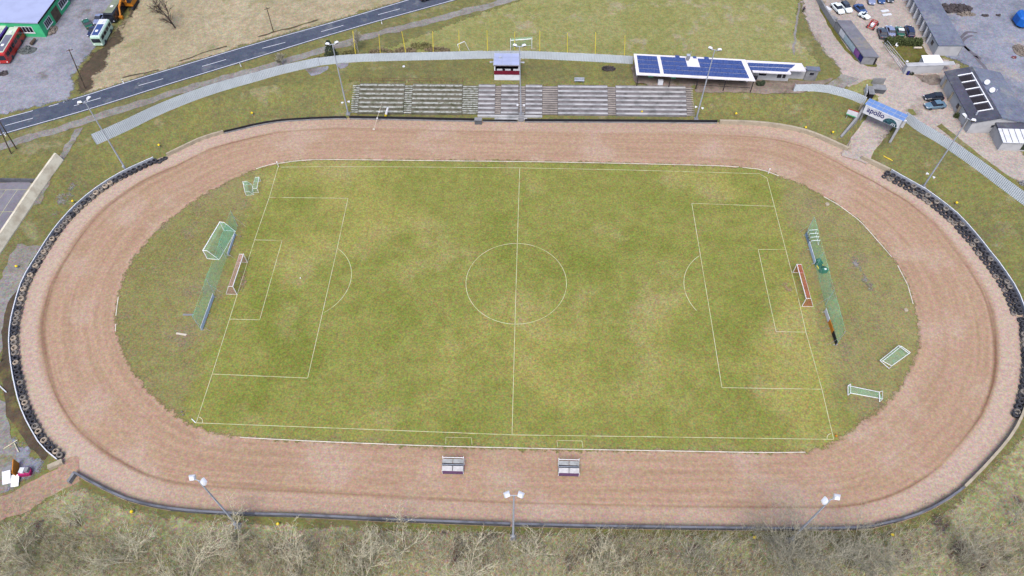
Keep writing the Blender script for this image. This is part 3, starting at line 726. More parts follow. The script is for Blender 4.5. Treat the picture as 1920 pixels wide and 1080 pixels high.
# ------------------------------------------------------------------ terraces
gs = thing('grandstand_terrace', 'long stepped concrete terrace with stairways, mossy at its left end', 'grandstand', P(980,215,0))
A0, B0 = P(657,212,.3), P(1303,218,.3)
ex = (B0-A0); ex.z = 0; LEN = ex.length; ex.normalize(); ey = Vector((-ex.y, ex.x, 0)); TH = hd(A0, B0)
def fx(px): return (px-657)/646*LEN
SECT = [('stair',657,671),('seat',671,757),('stair',757,772),('seat',772,867),('stair',867,897),('seat',897,929),('stair',929,940),('seat',940,973),('stair',973,986),('seat',986,1018),('stair',1018,1047),('seat',1047,1141),('stair',1141,1156),('seat',1156,1288),('stair',1288,1303)]
m_slab = M('terrace slab', C(198,198,200,.54), .9, .14, .5, col2=C(160,162,164)); m_slabm = M('mossy terrace slab', C(188,190,184,.54), .9, .2, 1.6, col2=C(118,122,96))
m_tread = M('mossy tread', C(152,146,150), .95, .2, .7, col2=C(118,114,116)); m_treadm = M('overgrown tread', C(130,124,112), .95, .25, .9, col2=C(96,96,74))
m_stair = M('stair slab', C(178,168,160), .9, .15, .8)
NT, DP, RS = 7, .99, .40
def tb(mb, x0, x1, y0, y1, z0, z1): return mb.obox(A0 - Vector((0,0,A0.z)) + ex*x0 + ey*y0 + Vector((0,0,z0)), ex*(x1-x0), ey*(y1-y0), Vector((0,0,z1-z0)))
for kind, a, b in SECT:
    x0, x1 = fx(a), fx(b); mossy = b < 900
    if kind == 'seat':
        for k in range(NT):
            zb = .55 + RS*k; y0 = DP*k
            tr = tb(MB(), x0+.03, x1-.03, y0, y0+DP, -.2, zb - .02).build('terrace_step', m_treadm if mossy else m_tread, gs)
            tb(MB(), x0+.06, x1-.06, y0+.02, y0+.5, zb+.03, zb+.12).build('bench_slab', m_slabm if mossy else m_slab, tr)
    else:
        st_ = MB()
        for k in range(NT*2-1):
            zb = .38 + RS/2*k; y0 = DP/2*k + .1
            tb(st_, x0, x1, y0+.12, y0+DP/2+.12, -.2, zb - .06)
        sto = st_.build('stairway', m_treadm if mossy else m_tread, gs); sl_ = MB()
        for k in range(NT*2-1):
            zb = .38 + RS/2*k; y0 = DP/2*k + .1
            tb(sl_, x0+.05, x1-.05, y0, y0+.3, zb-.05, zb+.06)
        sl_.build('tread_slabs', m_slabm if mossy else m_stair, sto)
for k, (a, b) in enumerate(((897,1018),(929,990))):
    tb(MB(), fx(a), fx(b), -.75-.75*k, -.75*k-.25, -.1, .42-.16*k).build('lower_step', m_slab, gs)
# red rail at the top of the left terraces
for (pa, pb, lab) in (((656,154),(760,155), 'rusty red tube railing above the leftmost terrace block'), ((766,155),(868,156), 'rusty red tube railing above the second terrace block from the left')):
    a, b = P(*pa, 3.05), P(*pb, 3.05); th = thing('railing', lab, 'railing', a.lerp(b,.5), group='red railings above the terraces')
    n = 5
    for i in range(n+1):
        c = a.lerp(b, i/n); MB().tube(c, c+Vector((0,0,1.15)), .035, n=5).build('post', m_rrail, th)
    for z in (.6, 1.12): MB().tube(a+Vector((0,0,z)), b+Vector((0,0,z)), .035, n=5).build('rail', m_rrail, th)

# ------------------------------------------------------------------ commentary box
cb0, cb1 = G(927,150), G(974.5,150.5); cx = (cb1-cb0); wdt = cx.length; cx.normalize(); cy = Vector((-cx.y,cx.x,0)); zb = 3.0
th = thing('commentary_box', 'white and maroon commentary box with open front above the terraces', 'cabin', Vector(((cb0+cb1)/2).to_tuple()))
o0 = Vector((cb0.x,cb0.y,zb)); D = 3.6; HH = 4.1
def cbx(mb, x0,x1,y0,y1,z0,z1): return mb.obox(o0+cx*x0+cy*y0+Vector((0,0,z0)), cx*(x1-x0), cy*(y1-y0), Vector((0,0,z1-z0)))
wl = cbx(MB(),0,wdt,0,.15,-.1,1.55); cbx(wl,0,.15,.15,D,-.1,HH); cbx(wl,wdt-.15,wdt,.15,D,-.1,HH); cbx(wl,.15,wdt-.15,D-.15,D,-.1,HH); cbx(wl,0,.28,0,.15,1.55,HH-.3); cbx(wl,wdt-.28,wdt,0,.15,1.55,HH-.3)
wl.build('wall', m_offw, th)
cbx(MB(),-.03,wdt+.03,-.06,-.003,1.5,2.5).build('maroon_board', m_maroon, th)
cbx(MB(),.2,wdt-.2,.2,1.0,2.3,2.36).build('counter', m_dark, th)
for k in range(3): cbx(MB(),.6+k*wdt*.32,.6+k*wdt*.32+1.2,.25,.7,2.365,2.5).build('desk_panel', m_offw, th)
cbx(MB(),-.02,wdt+.02,-.08,-.002,HH-.32,HH-.02).build('fascia', m_maroon, th)
cbx(MB(),.16,wdt-.16,.16,D-.16,.02,1.0).build('floor', m_dark, th)
rf = cbx(MB(),-.15,wdt+.15,-.35,D+.35,HH,HH+.14).build('roof', m_gal, th)
for i in range(3):
    for j in range(3): cbx(MB(),.02+i*(wdt/3),(i+1)*wdt/3-.05,-.25+j*(D+.4)/3,-.25+(j+1)*(D+.4)/3-.07,HH+.142,HH+.19).build('roof_panel', m_roofb, rf)
hat = cbx(MB(),1.0,1.6,1.9,2.3,HH+.19,HH+.5).build('roof_hatch', m_gal, rf)
for s in (-1,1):
    q = o0+cx*(wdt/2+s*(wdt/2+.15))+cy*1.2+Vector((0,0,HH-.2)); MB().tube(q, q+cx*s*.8+Vector((0,0,-.1)), .08, .22, 8).build('loudspeaker', m_gal, th)

# ------------------------------------------------------------------ clubhouse with solar roof
zf, zk = 5.9, 6.7
RF = {'fl':P(1193,141,zf),'fr':P(1416,153,zf),'bl':P(1188,102,zk),'br':P(1397,113,zk)}
th = thing('clubhouse', 'long flat clubhouse with white roof and rows of blue solar panels', 'building', Vector((P(1300,160,3).x,P(1300,160,3).y,3)))
def rp_(u, v, dz=0): 
    a = RF['fl'].lerp(RF['fr'], u); b = RF['bl'].lerp(RF['br'], u); q = a.lerp(b, v); q.z += dz; return q
m_roofw = M('white roof sheet', C(232,228,236,.62), .5, .06, .4)
m_pv, t, bs = newmat('blue solar cells'); tc = nd(t,'ShaderNodeTexCoord'); br = nd(t,'ShaderNodeTexBrick'); br.offset = 0
br.inputs['Color1'].default_value = (*C(40,62,128,.55),1); br.inputs['Color2'].default_value = (*C(56,80,146,.55),1); br.inputs['Mortar'].default_value = (*C(130,146,186,.5),1); br.inputs['Scale'].default_value = 1; br.inputs['Mortar Size'].default_value = .012; br.inputs['Brick Width'].default_value = .32; br.inputs['Row Height'].default_value = .32
t.links.new(tc.outputs['Object'], br.inputs[0]); t.links.new(br.outputs[0], bs.inputs['Base Color']); bs.inputs['Roughness'].default_value = .3; bs.inputs['Specular IOR Level'].default_value = .4
roof = MB().slab([rp_(0,0), rp_(1,0), rp_(1,1), rp_(0,1)], .22).build('roof', m_roofw, th)
def pvrow(fn, u0, u1, v0, v1, n, skip=()):
    for i in range(n):
        if i in skip: continue
        a, b = u0+(u1-u0)*i/n, u0+(u1-u0)*(i+1)/n; g_ = (u1-u0)/n*.012
        MB().slab([fn(a+g_,v0,.3), fn(b-g_,v0,.3), fn(b-g_,v1,.3), fn(a+g_,v1,.3)], .05).build('solar_panel', m_pv, th)
VR = [(.09,.278),(.298,.482),(.502,.688),(.708,.90)]
for v0, v1 in VR: pvrow(rp_, .025, .205, v0, v1, 4)
for k, (v0, v1) in enumerate(VR): pvrow(rp_, .235, .955, v0, v1, 13, (4,5) if k >= 2 else ())
pvrow(rp_, .37, .41, .905, 1.0, 1); pvrow(rp_, .53, .56, .905, 1.0, 1); pvrow(rp_, .63, .67, .905, 1.0, 1)
# right wing roof
W0 = [P(1412,136,zf+.25), P(1483,140,zf+.2), P(1480,132.5,zf+.35), P(1511,134,zf+.3), P(1504,116.5,zk-.05), P(1398.5,110.5,zk-.05)]
rw = MB().prism([Vector((q.x,q.y,zf+.2)) for q in W0], .25); 
for i, q in enumerate(rw.v): pass
rw.build('wing_roof', m_roofw, th)
def wp_(u, v, dz=0):
    a = P(1404,133,zf+.45).lerp(P(1476,136.5,zf+.45), u); b = P(1398,117,zf+.45).lerp(P(1494,121,zf+.45), u)
    q = a.lerp(b, v); q.z = zf+.47; return q
pvrow(wp_, .04, .97, .1, .5, 9); pvrow(wp_, .04, .98, .56, .95, 9)
bu = (RF['fr']-RF['fl']); bu.z = 0; BL_ = bu.length; bu.normalize(); bv = Vector((-bu.y,bu.x,0))
f0 = Vector((RF['fl'].x,RF['fl'].y,3.0))
dpt = (RF['bl']-RF['fl']).dot(bv)
def kb_(mb,x0,x1,y0,y1,z0,z1): return mb.obox(f0+bu*x0+bv*y0+Vector((0,0,z0)), bu*(x1-x0), bv*(y1-y0), Vector((0,0,z1-z0)))
m_render = M('pale render', C(206,206,210), .9, .08, .6)
m_brickw = M('brown timber wall', C(104,82,72), .9, .15, .9)
bw = MB()
for x0,x1,y0,y1 in ((.3,BL_-.6,dpt-.5,dpt-.2),(.3,.6,3.3,dpt-.5),(BL_-.9,BL_-.6,3.3,dpt-.5)): kb_(bw,x0,x1,y0,y1,-.1,2.9)
bw.build('wall', m_render, th)
kb_(MB(),.6,BL_-.9,3.3,3.55,-.1,2.85).build('front_wall', m_brickw, th)
for x in (3,8,13,18.5,23): 
    d_ = kb_(MB(),x,x+1.1,3.22,3.29,0,2.1).build('door', m_green if x < 9 else m_dark, th); kb_(MB(),x+1.8,x+3.6,3.22,3.29,.9,2.0).build('window', m_glass, th)
for (px_, py_) in ((1194,166),(1254,167.5),(1305,170),(1356,169.5),(1407,171.5)):
    q = P(px_, py_, 3.0); k = (q-f0).dot(bu); c = f0+bu*k+bv*.25
    MB().box((c.x,c.y,4.4),(.16,.16,3.0),hd(RF['fl'],RF['fr'])).build('canopy_post', m_dark, th)
kb_(MB(),BL_*.52,BL_*.98,.3,.36,.9,1.0).build('handrail', m_dark, th)
wx = BL_
kb_(MB(),wx-.6,wx+8.2,4.4,dpt-.3,-.1,2.95).build('wing_wall', m_render, th)
kb_(MB(),wx+8.2,wx+11.8,5.6,dpt-.3,-.1,2.9).build('wing_wall', m_render, th)
kb_(MB(),wx+11.8,wx+14.3,5.2,dpt-.2,-.1,2.7).build('end_block', m_concg, th)
kb_(MB(),wx+11.6,wx+14.5,5.0,dpt+.1,2.7,2.95).build('end_roof', m_roofs, th)
for a, b, z0, z1 in ((1.6,3.2,1.3,2.1),(5.6,6.5,.9,2.3),(6.8,7.4,.9,2.3)): kb_(MB(),wx+a,wx+b,4.36,4.397,z0,z1).build('window', m_glass, th)
kb_(MB(),wx+12.6,wx+13.5,5.16,5.197,1.5,2.1).build('window', m_glass, th)
ch = MB(); q = rp_(.475,.83); ch.box((q.x,q.y,q.z+.75),(.55,.55,1.3)); cho = ch.build('chimney', m_concg, th); MB().box((q.x,q.y,q.z+1.45),(.75,.75,.1)).build('chimney_cap', m_gal, cho)
MB().tube((q.x+.5,q.y+.3,q.z),(q.x+.5,q.y+.3,q.z+2.2),.05).build('aerial', m_gal, th)
q = f0 + bu*(BL_+2) + bv*2.6 + Vector((0,0,-.0))
sh = MB()
for _ in range(5): sh.sph(q+Vector((U(-.7,.7),U(-.4,.4),.5+U(-.1,.4))), U(.4,.6), 7, 5, jit=.2)
sh.solo('shrub', m_con, 'dark green shrub against the right wing of the clubhouse', 'shrub')
# waste bins under the canopy edge
for (a,b,m,l) in ((1238,148,m_offw,'white box standing under the clubhouse canopy'),):
    q = f0+bu*5.6+bv*1.2; MB().box((q.x,q.y,3.5),(1.1,.8,1.0)).solo('storage_box', m, l, 'box')

# ------------------------------------------------------------------ banner gateway
zb = 4.1; b0, b1 = P(1617,211,zb), P(1683.5,241,zb); gxv = b1-b0; GL = gxv.length; gxv.normalize(); gyv = Vector((-gxv.y,gxv.x,0))
if gyv.y < 0: gyv = -gyv
th = thing('banner_gateway', 'covered gateway over the track entrance with white banner reading apollo', 'gateway', Vector((b0.lerp(b1,.5).x, b0.lerp(b1,.5).y, tz(*b0.lerp(b1,.5)[:2]))))
def gb(mb,x0,x1,y0,y1,z0,z1): return mb.obox(Vector((b0.x,b0.y,0))+gxv*x0+gyv*y0+Vector((0,0,z0)), gxv*(x1-x0), gyv*(y1-y0), Vector((0,0,z1-z0)))
BH = 2.1
bn = gb(MB(),0,GL,-.06,0,zb,zb+BH).build('banner', m_offw, th)
gb(MB(),-.05,GL+.05,.003,.14,zb+.05,zb+BH-.03).build('banner_frame', m_gal, th)
m_navy = M('navy lettering', C(24,28,110,.6), .6, .03, 2); m_teal = M('dark tyre print', C(34,62,80,.5), .6, .2, 2.5, col2=C(78,140,150))
cu = bpy.data.curves.new('letters','FONT'); cu.body = 'apollo'; cu.size = 1.75; cu.extrude = .012; cu.offset = .035; cu.resolution_u = 3
tmp = bpy.data.objects.new('letters', cu); COL.objects.link(tmp); bpy.context.view_layer.update()
lm = bpy.data.meshes.new_from_object(tmp.evaluated_get(bpy.context.evaluated_depsgraph_get())); bpy.data.objects.remove(tmp)
lm.materials.clear(); lm.materials.append(m_navy)
xs = [q.co.x for q in lm.vertices]; wl_ = max(xs)-min(xs); k = 3.7/wl_
for q in lm.vertices:
    a = .62 + (q.co.x-min(xs))*k; c = .74 + q.co.y*1.0; w = b0 + gxv*a - gyv*(.075+q.co.z) + Vector((0,0,c)) - Vector(OFF[th.name]); q.co = w
lo = bpy.data.objects.new('lettering', lm); COL.objects.link(lo); lo.parent = bn
tyv = []
for i in range(21):
    a = PI*i/20; tyv.append((GL-1.85+1.5*math.cos(a), .06+1.45*math.sin(a)))
def bp3(x, z, y): return Vector((b0.x,b0.y,zb)) + gxv*x + gyv*y + Vector((0,0,z))
tm = MB(); n = len(tyv); tm.add([bp3(x,z,-.085) for x,z in tyv] + [bp3(x,z,-.061) for x,z in tyv], [tuple(range(n)), tuple(range(2*n-1,n-1,-1))] + [(i,i+n,(i+1)%n+n,(i+1)%n) for i in range(n)])
tm.build('tyre_picture', m_teal, bn)
gm_ = MB()
for kx in (-.62,-.2,.25): gm_.slab([bp3(GL-1.1+kx*.9,.1,-.087), bp3(GL-.95+kx*.9,.1,-.087), bp3(GL-1.0+kx*.6,.75,-.087), bp3(GL-1.1+kx*.6,.75,-.087)], .004)
gm_.build('tread_stripes', m_offw, bn)
gb(MB(),.35,GL-.5,-.08,-.061,zb+BH-.34,zb+BH-.27).build('small_print', m_gal, bn)
gb(MB(),-.3,GL+.3,.15,2.5,zb+BH-.2,zb+BH-.05).build('roof', M('blue roof sheet', C(112,146,204,.6), .5, .1, .6), th)
rr = MB()
for i in range(8): gb(rr,-.3+i*(GL+.6)/7-.03,-.3+i*(GL+.6)/7+.03,.15,2.5,zb+BH-.048,zb+BH-.005)
gb(rr,-.3,GL+.3,1.2,1.28,zb+BH-.046,zb+BH+.01); rr.build('roof_ribs', m_gal, th)
for x in (.05, GL-.35):
    for y in (.2,2.1): gb(MB(),x,x+.3,y,y+.3,0,zb+BH-.2).build('pillar', m_concg, th)
def wing(pts, hs, t, label):
    q = gp(pts); th2 = MB().wall(q, hs, t, -.8).solo('retaining_wall', m_concg, label, 'wall'); return th2
wing([(1576,258),(1590,243),(1604,228),(1614,214)], [.35,.9,1.5,2.2], .45, 'sloping grey retaining wall on the left of the banner gateway road')
wing([(1668,268),(1674,258),(1680,248),(1684,242)], [.35,.9,1.4,2.0], .45, 'sloping grey retaining wall on the right of the banner gateway road')
pl_ = G(1690,238); MB().box((pl_.x,pl_.y,pl_.z+.9),(.7,.5,1.8),hd(b0,b1)).solo('gate_pillar', m_offw, 'white pillar with a pinkish edge right of the banner gateway', 'pillar')
q = G(1612,206); MB().box((q.x,q.y,q.z+.8),(.6,.5,1.6),hd(b0,b1)).solo('gate_pillar', m_conc, 'pale pillar at the left end of the banner gateway', 'pillar')
# small sign on the bank
a, b = P(1587,213,3.6), P(1606,219.5,3.6); ux = (b-a); ux.z=0; L_=ux.length; ux.normalize(); uy=Vector((-ux.y,ux.x,0))
th = thing('bank_sign', 'small white board with red edge on the bank left of the gateway', 'sign', Vector((a.lerp(b,.5).x,a.lerp(b,.5).y,tz(*a.lerp(b,.5)[:2]))))
MB().obox(a, ux*L_, uy*.08, Vector((0,0,1.15))).build('board', m_offw, th); MB().obox(a+Vector((0,0,1.152)), ux*L_, uy*.09, Vector((0,0,.16))).build('red_edge', m_red, th); MB().obox(a-uy*.002, ux*L_, uy*.07, Vector((0,0,-.2))).build('green_foot', m_green, th)
for k in (.15,.85):
    c = a+ux*L_*k+uy*.14; MB().tube((c.x,c.y,tz(c.x,c.y)-.1),(c.x,c.y,a.z+1),.05).build('post', m_gal, th)
# ------------------------------------------------------------------ goals and nets on the infield
def vz(p, z): return Vector((p.x,p.y,z))
def goal(name, label, A, B, h, depth, dirv, netm, grp='football goals', r=.06, top_d=.8, mat=None):
    """front posts at A and B; dirv points to the back of the goal"""
    mat = mat or m_white
    th = thing(name, label, 'goal', A.lerp(B,.5), 0, grp)
    z0 = A.z; up = Vector((0,0,h)); dv = Vector(dirv).normalized()
    for q in (A, B): MB().tube(q, q+up, r, n=6).build('post', mat, th)
    MB().tube(A+up-(B-A).normalized()*r, B+up+(B-A).normalized()*r, r, n=6).build('crossbar', mat, th)
    a2, b2 = A+dv*depth, B+dv*depth; a3, b3 = A+up+dv*top_d, B+up+dv*top_d
    for s, (p, q, e, f) in enumerate(((A,a2,a3,A+up),(B,b2,b3,B+up))):
        MB().path([f, e, q, p], r*.6, 5).build('side_frame', mat, th)
    MB().tube(a2, b2, r*.6, n=5).build('ground_bar', mat, th)
    nm = MB(); nm.quad(A+up, B+up, b3, a3); nm.quad(a3, b3, b2, a2); nm.quad(A, A+up, a3, a2); nm.quad(B, b2, b3, B+up)
    nm.build('net', netm, th); return th
goal('football_goal', 'match goal with pink and white net on the left goal line', P(464,492), P(444.4,552), 2.44, 2.0, (-1,0,0), m_netw)
goal('football_goal', 'match goal with bright red net on the right goal line', P(1486.5,511), P(1503.5,574.5), 2.44, 2.0, (1,0,0), m_netr)
A, B = P(389,485), P(420,432); d_ = P(411,487)-A
goal('training_goal', 'large white goal with green net parked against the left ball net, facing away', A, B, 2.44, d_.length, d_, m_netl, r=.09)
# small goals upper left, nested back to back
goal('small_goal', 'small white goal, left of a nested pair in the upper left infield', P(462,366.5), P(458,347), 1.0, 1.5, (1,.15,0), m_netl, r=.045, grp='small training goals')
goal('small_goal', 'small white goal, right of a nested pair in the upper left infield', P(485,361), P(489,340), 1.2, 1.4, (-1,-.05,0), m_netl, r=.045, grp='small training goals')
# right: tipped goal and standing goal
A, B = P(1650,676,.85), P(1685,648,.85); fa, fb = P(1667,691,.7), P(1703,662,.7)
th = thing('small_goal', 'white goal with green net tipped on its back near the right bend', 'goal', vz(A.lerp(fb,.5),0), 0, 'small training goals')
MB().tube(A,B,.055).build('crossbar', m_offw, th)
for p, q in ((A,fa),(B,fb)): MB().tube(p,q,.055).build('post', m_offw, th)
g1, g2, g3, g4 = P(1655,677,.05), P(1690,649,.05), P(1707,661,.05), P(1672,686,.05)
MB().path([g1,g2,g3,g4,g1],.05,5).build('back_frame', m_white, th)
for p, q in ((A,g1),(B,g2),(fa,g4),(fb,g3)): MB().tube(p,q,.04,n=5).build('side_bar', m_white, th)
MB().quad(g1,g2,g3,g4).quad(A,B,g2,g1).build('net', m_netl, th)
A, B, C1, D1 = P(1590,741,.05), P(1649,753.5,.05), P(1590,723,.95), P(1649,735,.95)
th = thing('small_goal', 'white goal with green net standing in the lower right infield corner', 'goal', vz(A.lerp(B,.5),0), 0, 'small training goals')
for p, q in ((A,C1),(B,D1)): MB().tube(p,q,.055).build('post', m_offw, th)
MB().tube(C1,D1,.055).build('crossbar', m_offw, th)
k1, k2, k3, k4 = P(1595,720,1.0), P(1655,733,1.0), P(1595,737,.05), P(1655,748,.05)
MB().path([C1,k1,k3,A],.05,5).path([D1,k2,k4,B],.035,5).build('side_frame', m_offw, th); MB().tube(k3,k4,.05,n=5).build('ground_bar', m_white, th)
MB().quad(C1,D1,k4,k3).quad(A,C1,k3).quad(B,k4,D1).build('net', m_netl, th)
# nested small hurdle goals beside the right ball net
for k in range(4):
    a, b = P(1514+k*1.4,438+k*6.6), P(1529+k*1.6,437+k*6.6); th = thing('hurdle_frame', ['white hurdle frame, farthest of four in a row by the right ball net','white hurdle frame, second farthest of four by the right ball net','white hurdle frame, second nearest of four by the right ball net','white hurdle frame, nearest of four in a row by the right ball net'][k], 'hurdle', a.lerp(b,.5), 0, 'hurdle frames by the right net')
    for p in (a,b): MB().tube(p,p+Vector((0,0,1.0)),.05,n=5).build('leg', m_white, th); MB().tube(p+Vector((0,-.3,.03)),p+Vector((0,.3,.03)),.05,n=5).build('foot', m_white, th)
    MB().tube(a+Vector((0,0,1)),b+Vector((0,0,1)),.06,n=5).build('crossbar', m_white, th)
# ball nets
def ballnet(f, n, h, label, np_, h1=None):
    a, b = P(*f), P(*n); th = thing('ball_net', label, 'net', a.lerp(b,.5), 0, 'green ball nets behind the goals')
    q = resample([a,b], 1.5); m = MB(); L = []
    for i, p in enumerate(q):
        k = i/(len(q)-1); sag = .25*math.sin(k*PI*(np_-1))**2 + .1*math.sin(k*40)
        L += [p, p+Vector((.25*math.sin(k*17),0,(h+((h1 or h)-h)*k)-sag))]
    m.add(L, [(2*i,2*i+2,2*i+3,2*i+1) for i in range(len(q)-1)]); m.build('netting', m_net, th)
    for i in range(np_):
        p = a.lerp(b, i/(np_-1)); hh = h+((h1 or h)-h)*i/(np_-1); MB().tube(p,p+Vector((0,0,hh)),.04,n=5).build('pole', m_gal, th)
        MB().tube(p+Vector((0,0,hh*.6)), p+Vector((1.5 if p.x < 0 else -1.5,0,0)), .015, n=4).build('stay', m_gal, th)
    MB().tube(a+Vector((0,0,h)),b+Vector((0,0,h1 or h)),.02,n=4).build('top_rope', m_net, th)
ballnet((446,424),(378,620), 4.4, 'tall green ball net behind the left goal', 4)
ballnet((1512,437),(1567,648), 4.6, 'tall green ball net behind the right goal', 4)
# advertising boards at the foot of the nets
def board(a, b, mats, label, h=.85, stripes=0):
    a, b = P(*a), P(*b); th = thing('perimeter_board', label, 'board', a.lerp(b,.5), 0, 'perimeter boards at the nets')
    d = (b-a); L = d.length; d.normalize(); n = Vector((-d.y,d.x,0))
    for i, m in enumerate(mats):
        k0, k1 = i/len(mats), (i+1)/len(mats); pn = MB().obox(a+d*(L*k0+.02)+Vector((0,0,.08)), d*(L*(k1-k0)-.04), n*.07, Vector((0,0,h))).build('panel', m, th)
        if stripes:
            for s in range(stripes):
                z = .12 + h*(s+.15)/stripes; sgn = 1 if (n.x*a.x) < 0 else -1
                o = a+d*(L*k0+.06)+Vector((0,0,z)) + (n*.0705 if sgn > 0 else -n*.0145)
                MB().obox(o, d*(L*(k1-k0)-.12), n*.014, Vector((0,0,h/stripes*.45))).build('stripe', m_bluep, pn)
    for k in (.02,.5,.98):
        p = a+d*L*k; MB().obox(p-n*.35-d*.03, d*.06, n*.75, Vector((0,0,.06))).build('foot', m_gal, th)
m_bluep = M('blue print', C(160,190,222,.7), .5, .05, 2)
board((442,440),(428,480), [m_offw,m_offw], 'white and blue striped board at the far end of the left ball net', .7, 3)
board((402,556),(379,620), [m_offw,m_offw,m_offw], 'white and blue striped board at the near end of the left ball net', .9, 3)
board((1509,440),(1526,496), [m_black,m_offw,m_offw], 'white and blue striped board at the far end of the right ball net', .9, 3)
board((1545,584),(1566.5,648), [m_offw,m_orange,m_black], 'board in white, orange and black at the near end of the right ball net', .95)
# ride-on mower by the right net
c0 = P(1538,503); th = thing('lawn_tractor', 'small dark green ground tractor parked at the right ball net', 'tractor', c0, PI*.5+.25)
m_tgreen = M('dark green machine paint', C(36,92,72), .5, .15, 2)
def lb(name, c, d, m, par=None): return MB().box(c,d).build(name, m, par or th, world=False)
lb('bonnet',(.95,0,.75),(1.1,.8,.6),m_tgreen); lb('chassis',(0,0,.4),(2.2,.8,.25),m_black); lb('seat',(-.45,0,.85),(.5,.55,.25),m_black); lb('seat_back',(-.72,0,1.15),(.12,.55,.45),m_black)
lb('grass_box',(-1.15,0,.8),(.7,.95,.8),m_tgreen); lb('bin_lid',(-1.15,0,1.22),(.35,.4,.06),m_white); lb('mower_deck',(.1,0,.25),(1.0,1.3,.16),m_yel)
MB().tube((.45,0,.9),(.2,0,1.2),.03).build('steering_column', m_black, th, world=False); MB().lathe([(.2,0),(.24,.02),(.2,.04),(.17,.02)][::-1],12,(.2,0,1.2)).build('steering_wheel', m_black, th, world=False)
for x, r in ((.95,.28),(-.75,.42)):
    for y in (-.52,.52): MB().tube((x,y-.12,r),(x,y+.12,r),r,n=12).build('wheel', m_rub[0], th, world=False)
def plank(a, b, label, mat=m_plank):
    p, q = P(*a), P(*b); d = (q-p); n = Vector((-d.y,d.x,0)).normalized(); MB().obox(p+Vector((0,0,.02)), d, n*.35, Vector((0,0,.1))).solo('plank', mat, label, 'plank', 'planks on the grass')
plank((343,592),(362,592),'pale grey plank by the near end of the left ball net', m_concg); plank((330,627),(349,630),'cream plank farther from the left ball net, near the track')
def disc(a, r, label, mat=m_conc, name='drain_cover', cat='drain cover'):
    p = G(*a); MB().lathe([(0.02,0),(r,0),(r*.95,.16),(0.02,.18)][::-1],12,p).solo(name, mat, label, cat)
disc((1698.5,581.5),.38,'round pale concrete cover by the right bend kerb'); disc((1551,383),.42,'oval pale concrete cover by the upper right kerb')
disc((757,125),.3,'small white concrete cap on the grass behind the left terraces',m_offw)
def flag(b, label, lean=(0,0)):
    g = P(*b); th = thing('corner_post', label, 'corner post', g, 0, 'corner posts of the pitch'); t_ = g+Vector((lean[0],lean[1],1.3))
    MB().tube(g,t_,.05,n=6).build('pole', m_white, th); MB().sph(t_+Vector((0,0,.08)),.14,8,5).build('cap', m_white, th)
flag((522.5,313),'white corner post at the far left corner of the pitch'); flag((1440,326),'white corner post at the far right corner of the pitch')
a, b = P(367,793), P(360,786); MB().tube(a+Vector((0,0,.07)),b+Vector((0,0,.1)),.07,n=6).solo('fallen_post', m_white, 'white corner post lying flat at the near left corner', 'corner post')
q = P(1567,818); MB().sph(q+Vector((0,0,.18)),.2,8,6).solo('traffic_cone_cap', m_orange, 'small orange marker at the near right corner of the pitch', 'marker')
q = P(563.5,522); MB().sph(q+Vector((0,0,.12)),.12,8,6).solo('ball', m_white, 'white ball in the left penalty area', 'ball')
q = P(372,700) ; 
for (px_,py_,l) in ((341,773,'pale stone at the lower left edge of the infield'),(344,778,'dark and white stone just below another at the lower left infield edge'),(451,444,'small pale stone by the left ball net')):
    q = P(px_,py_); MB().sph(q+Vector((0,0,.1)),.2,6,4,jit=.25).solo('stone', m_rock, l, 'stone')

# ------------------------------------------------------------------ team shelters
m_pan = M('dirty white panel', C(206,204,206,.5), .6, .12, 1.2); m_pang = M('grey translucent panel', C(176,178,178,.5), .5, .14, 1.2)
def shelter(l, r, label):
    a, b = P(*l), P(*r); c = a.lerp(b,.5); th = thing('team_shelter', label, 'shelter', c, hd(a,b), 'team shelters on the near straight'); w = (b-a).length
    m_purp = bpy.data.materials.get('purple panel') or M('purple panel', C(120,84,128), .7, .1, 2)
    MB().box((0,0,.68),(w,.1,1.05)).build('back_panel', m_purp, th, world=False)
    for s in (-1,1): MB().add([(s*w/2,.06,.1),(s*w/2,1.5,.1),(s*w/2,1.45,1.8),(s*w/2,.6,1.75),(s*w/2,.06,1.25)],[(0,1,2,3,4)]).build('side_panel', m_offw, th, world=False); MB().tube((s*w/2,1.5,0),(s*w/2,1.95,2.0),.06).tube((s*w/2,0,.1),(s*w/2,0,1.3),.06).build('frame_post', m_white, th, world=False)
    R1 = [(-w/2,-.06,1.27),(w/2,-.06,1.27),(w/2,.62,1.62),(-w/2,.62,1.62)]; R2 = [(-w/2,1.0,1.75),(w/2,1.0,1.75),(w/2,1.6,1.88),(-w/2,1.6,1.88)]
    for k in (0,1):
        for Rq in (R1,R2):
            f = lambda i,t_: Vector(Rq[i]).lerp(Vector(Rq[1-i if i<2 else 5-i]), t_)
            x0,x1 = ((0,.485),(.515,1))[k]
            p0=Vector(Rq[0]).lerp(Vector(Rq[1]),x0); p1=Vector(Rq[0]).lerp(Vector(Rq[1]),x1); p2=Vector(Rq[3]).lerp(Vector(Rq[2]),x1); p3=Vector(Rq[3]).lerp(Vector(Rq[2]),x0)
            MB().slab([p0,p1,p2,p3],.05).build('roof_panel', m_pan if Rq is R1 else m_pang, th, world=False)
    MB().tube((-w/2,1.8,1.97),(w/2,1.8,1.97),.05).build('front_beam', m_white, th, world=False)
    MB().box((0,.8,1.64),(w,.07,.05)).build('roof_joint', m_gal, th, world=False)
    MB().box((0,.6,.45),(w-.3,.45,.08)).build('bench', m_wood, th, world=False)
    MB().box((0,.8,.05),(w+.1,1.7,.1)).build('base_skid', m_concd, th, world=False)
shelter((830,888),(869,889),'white roofed team shelter with purple back, left of the two on the near straight')
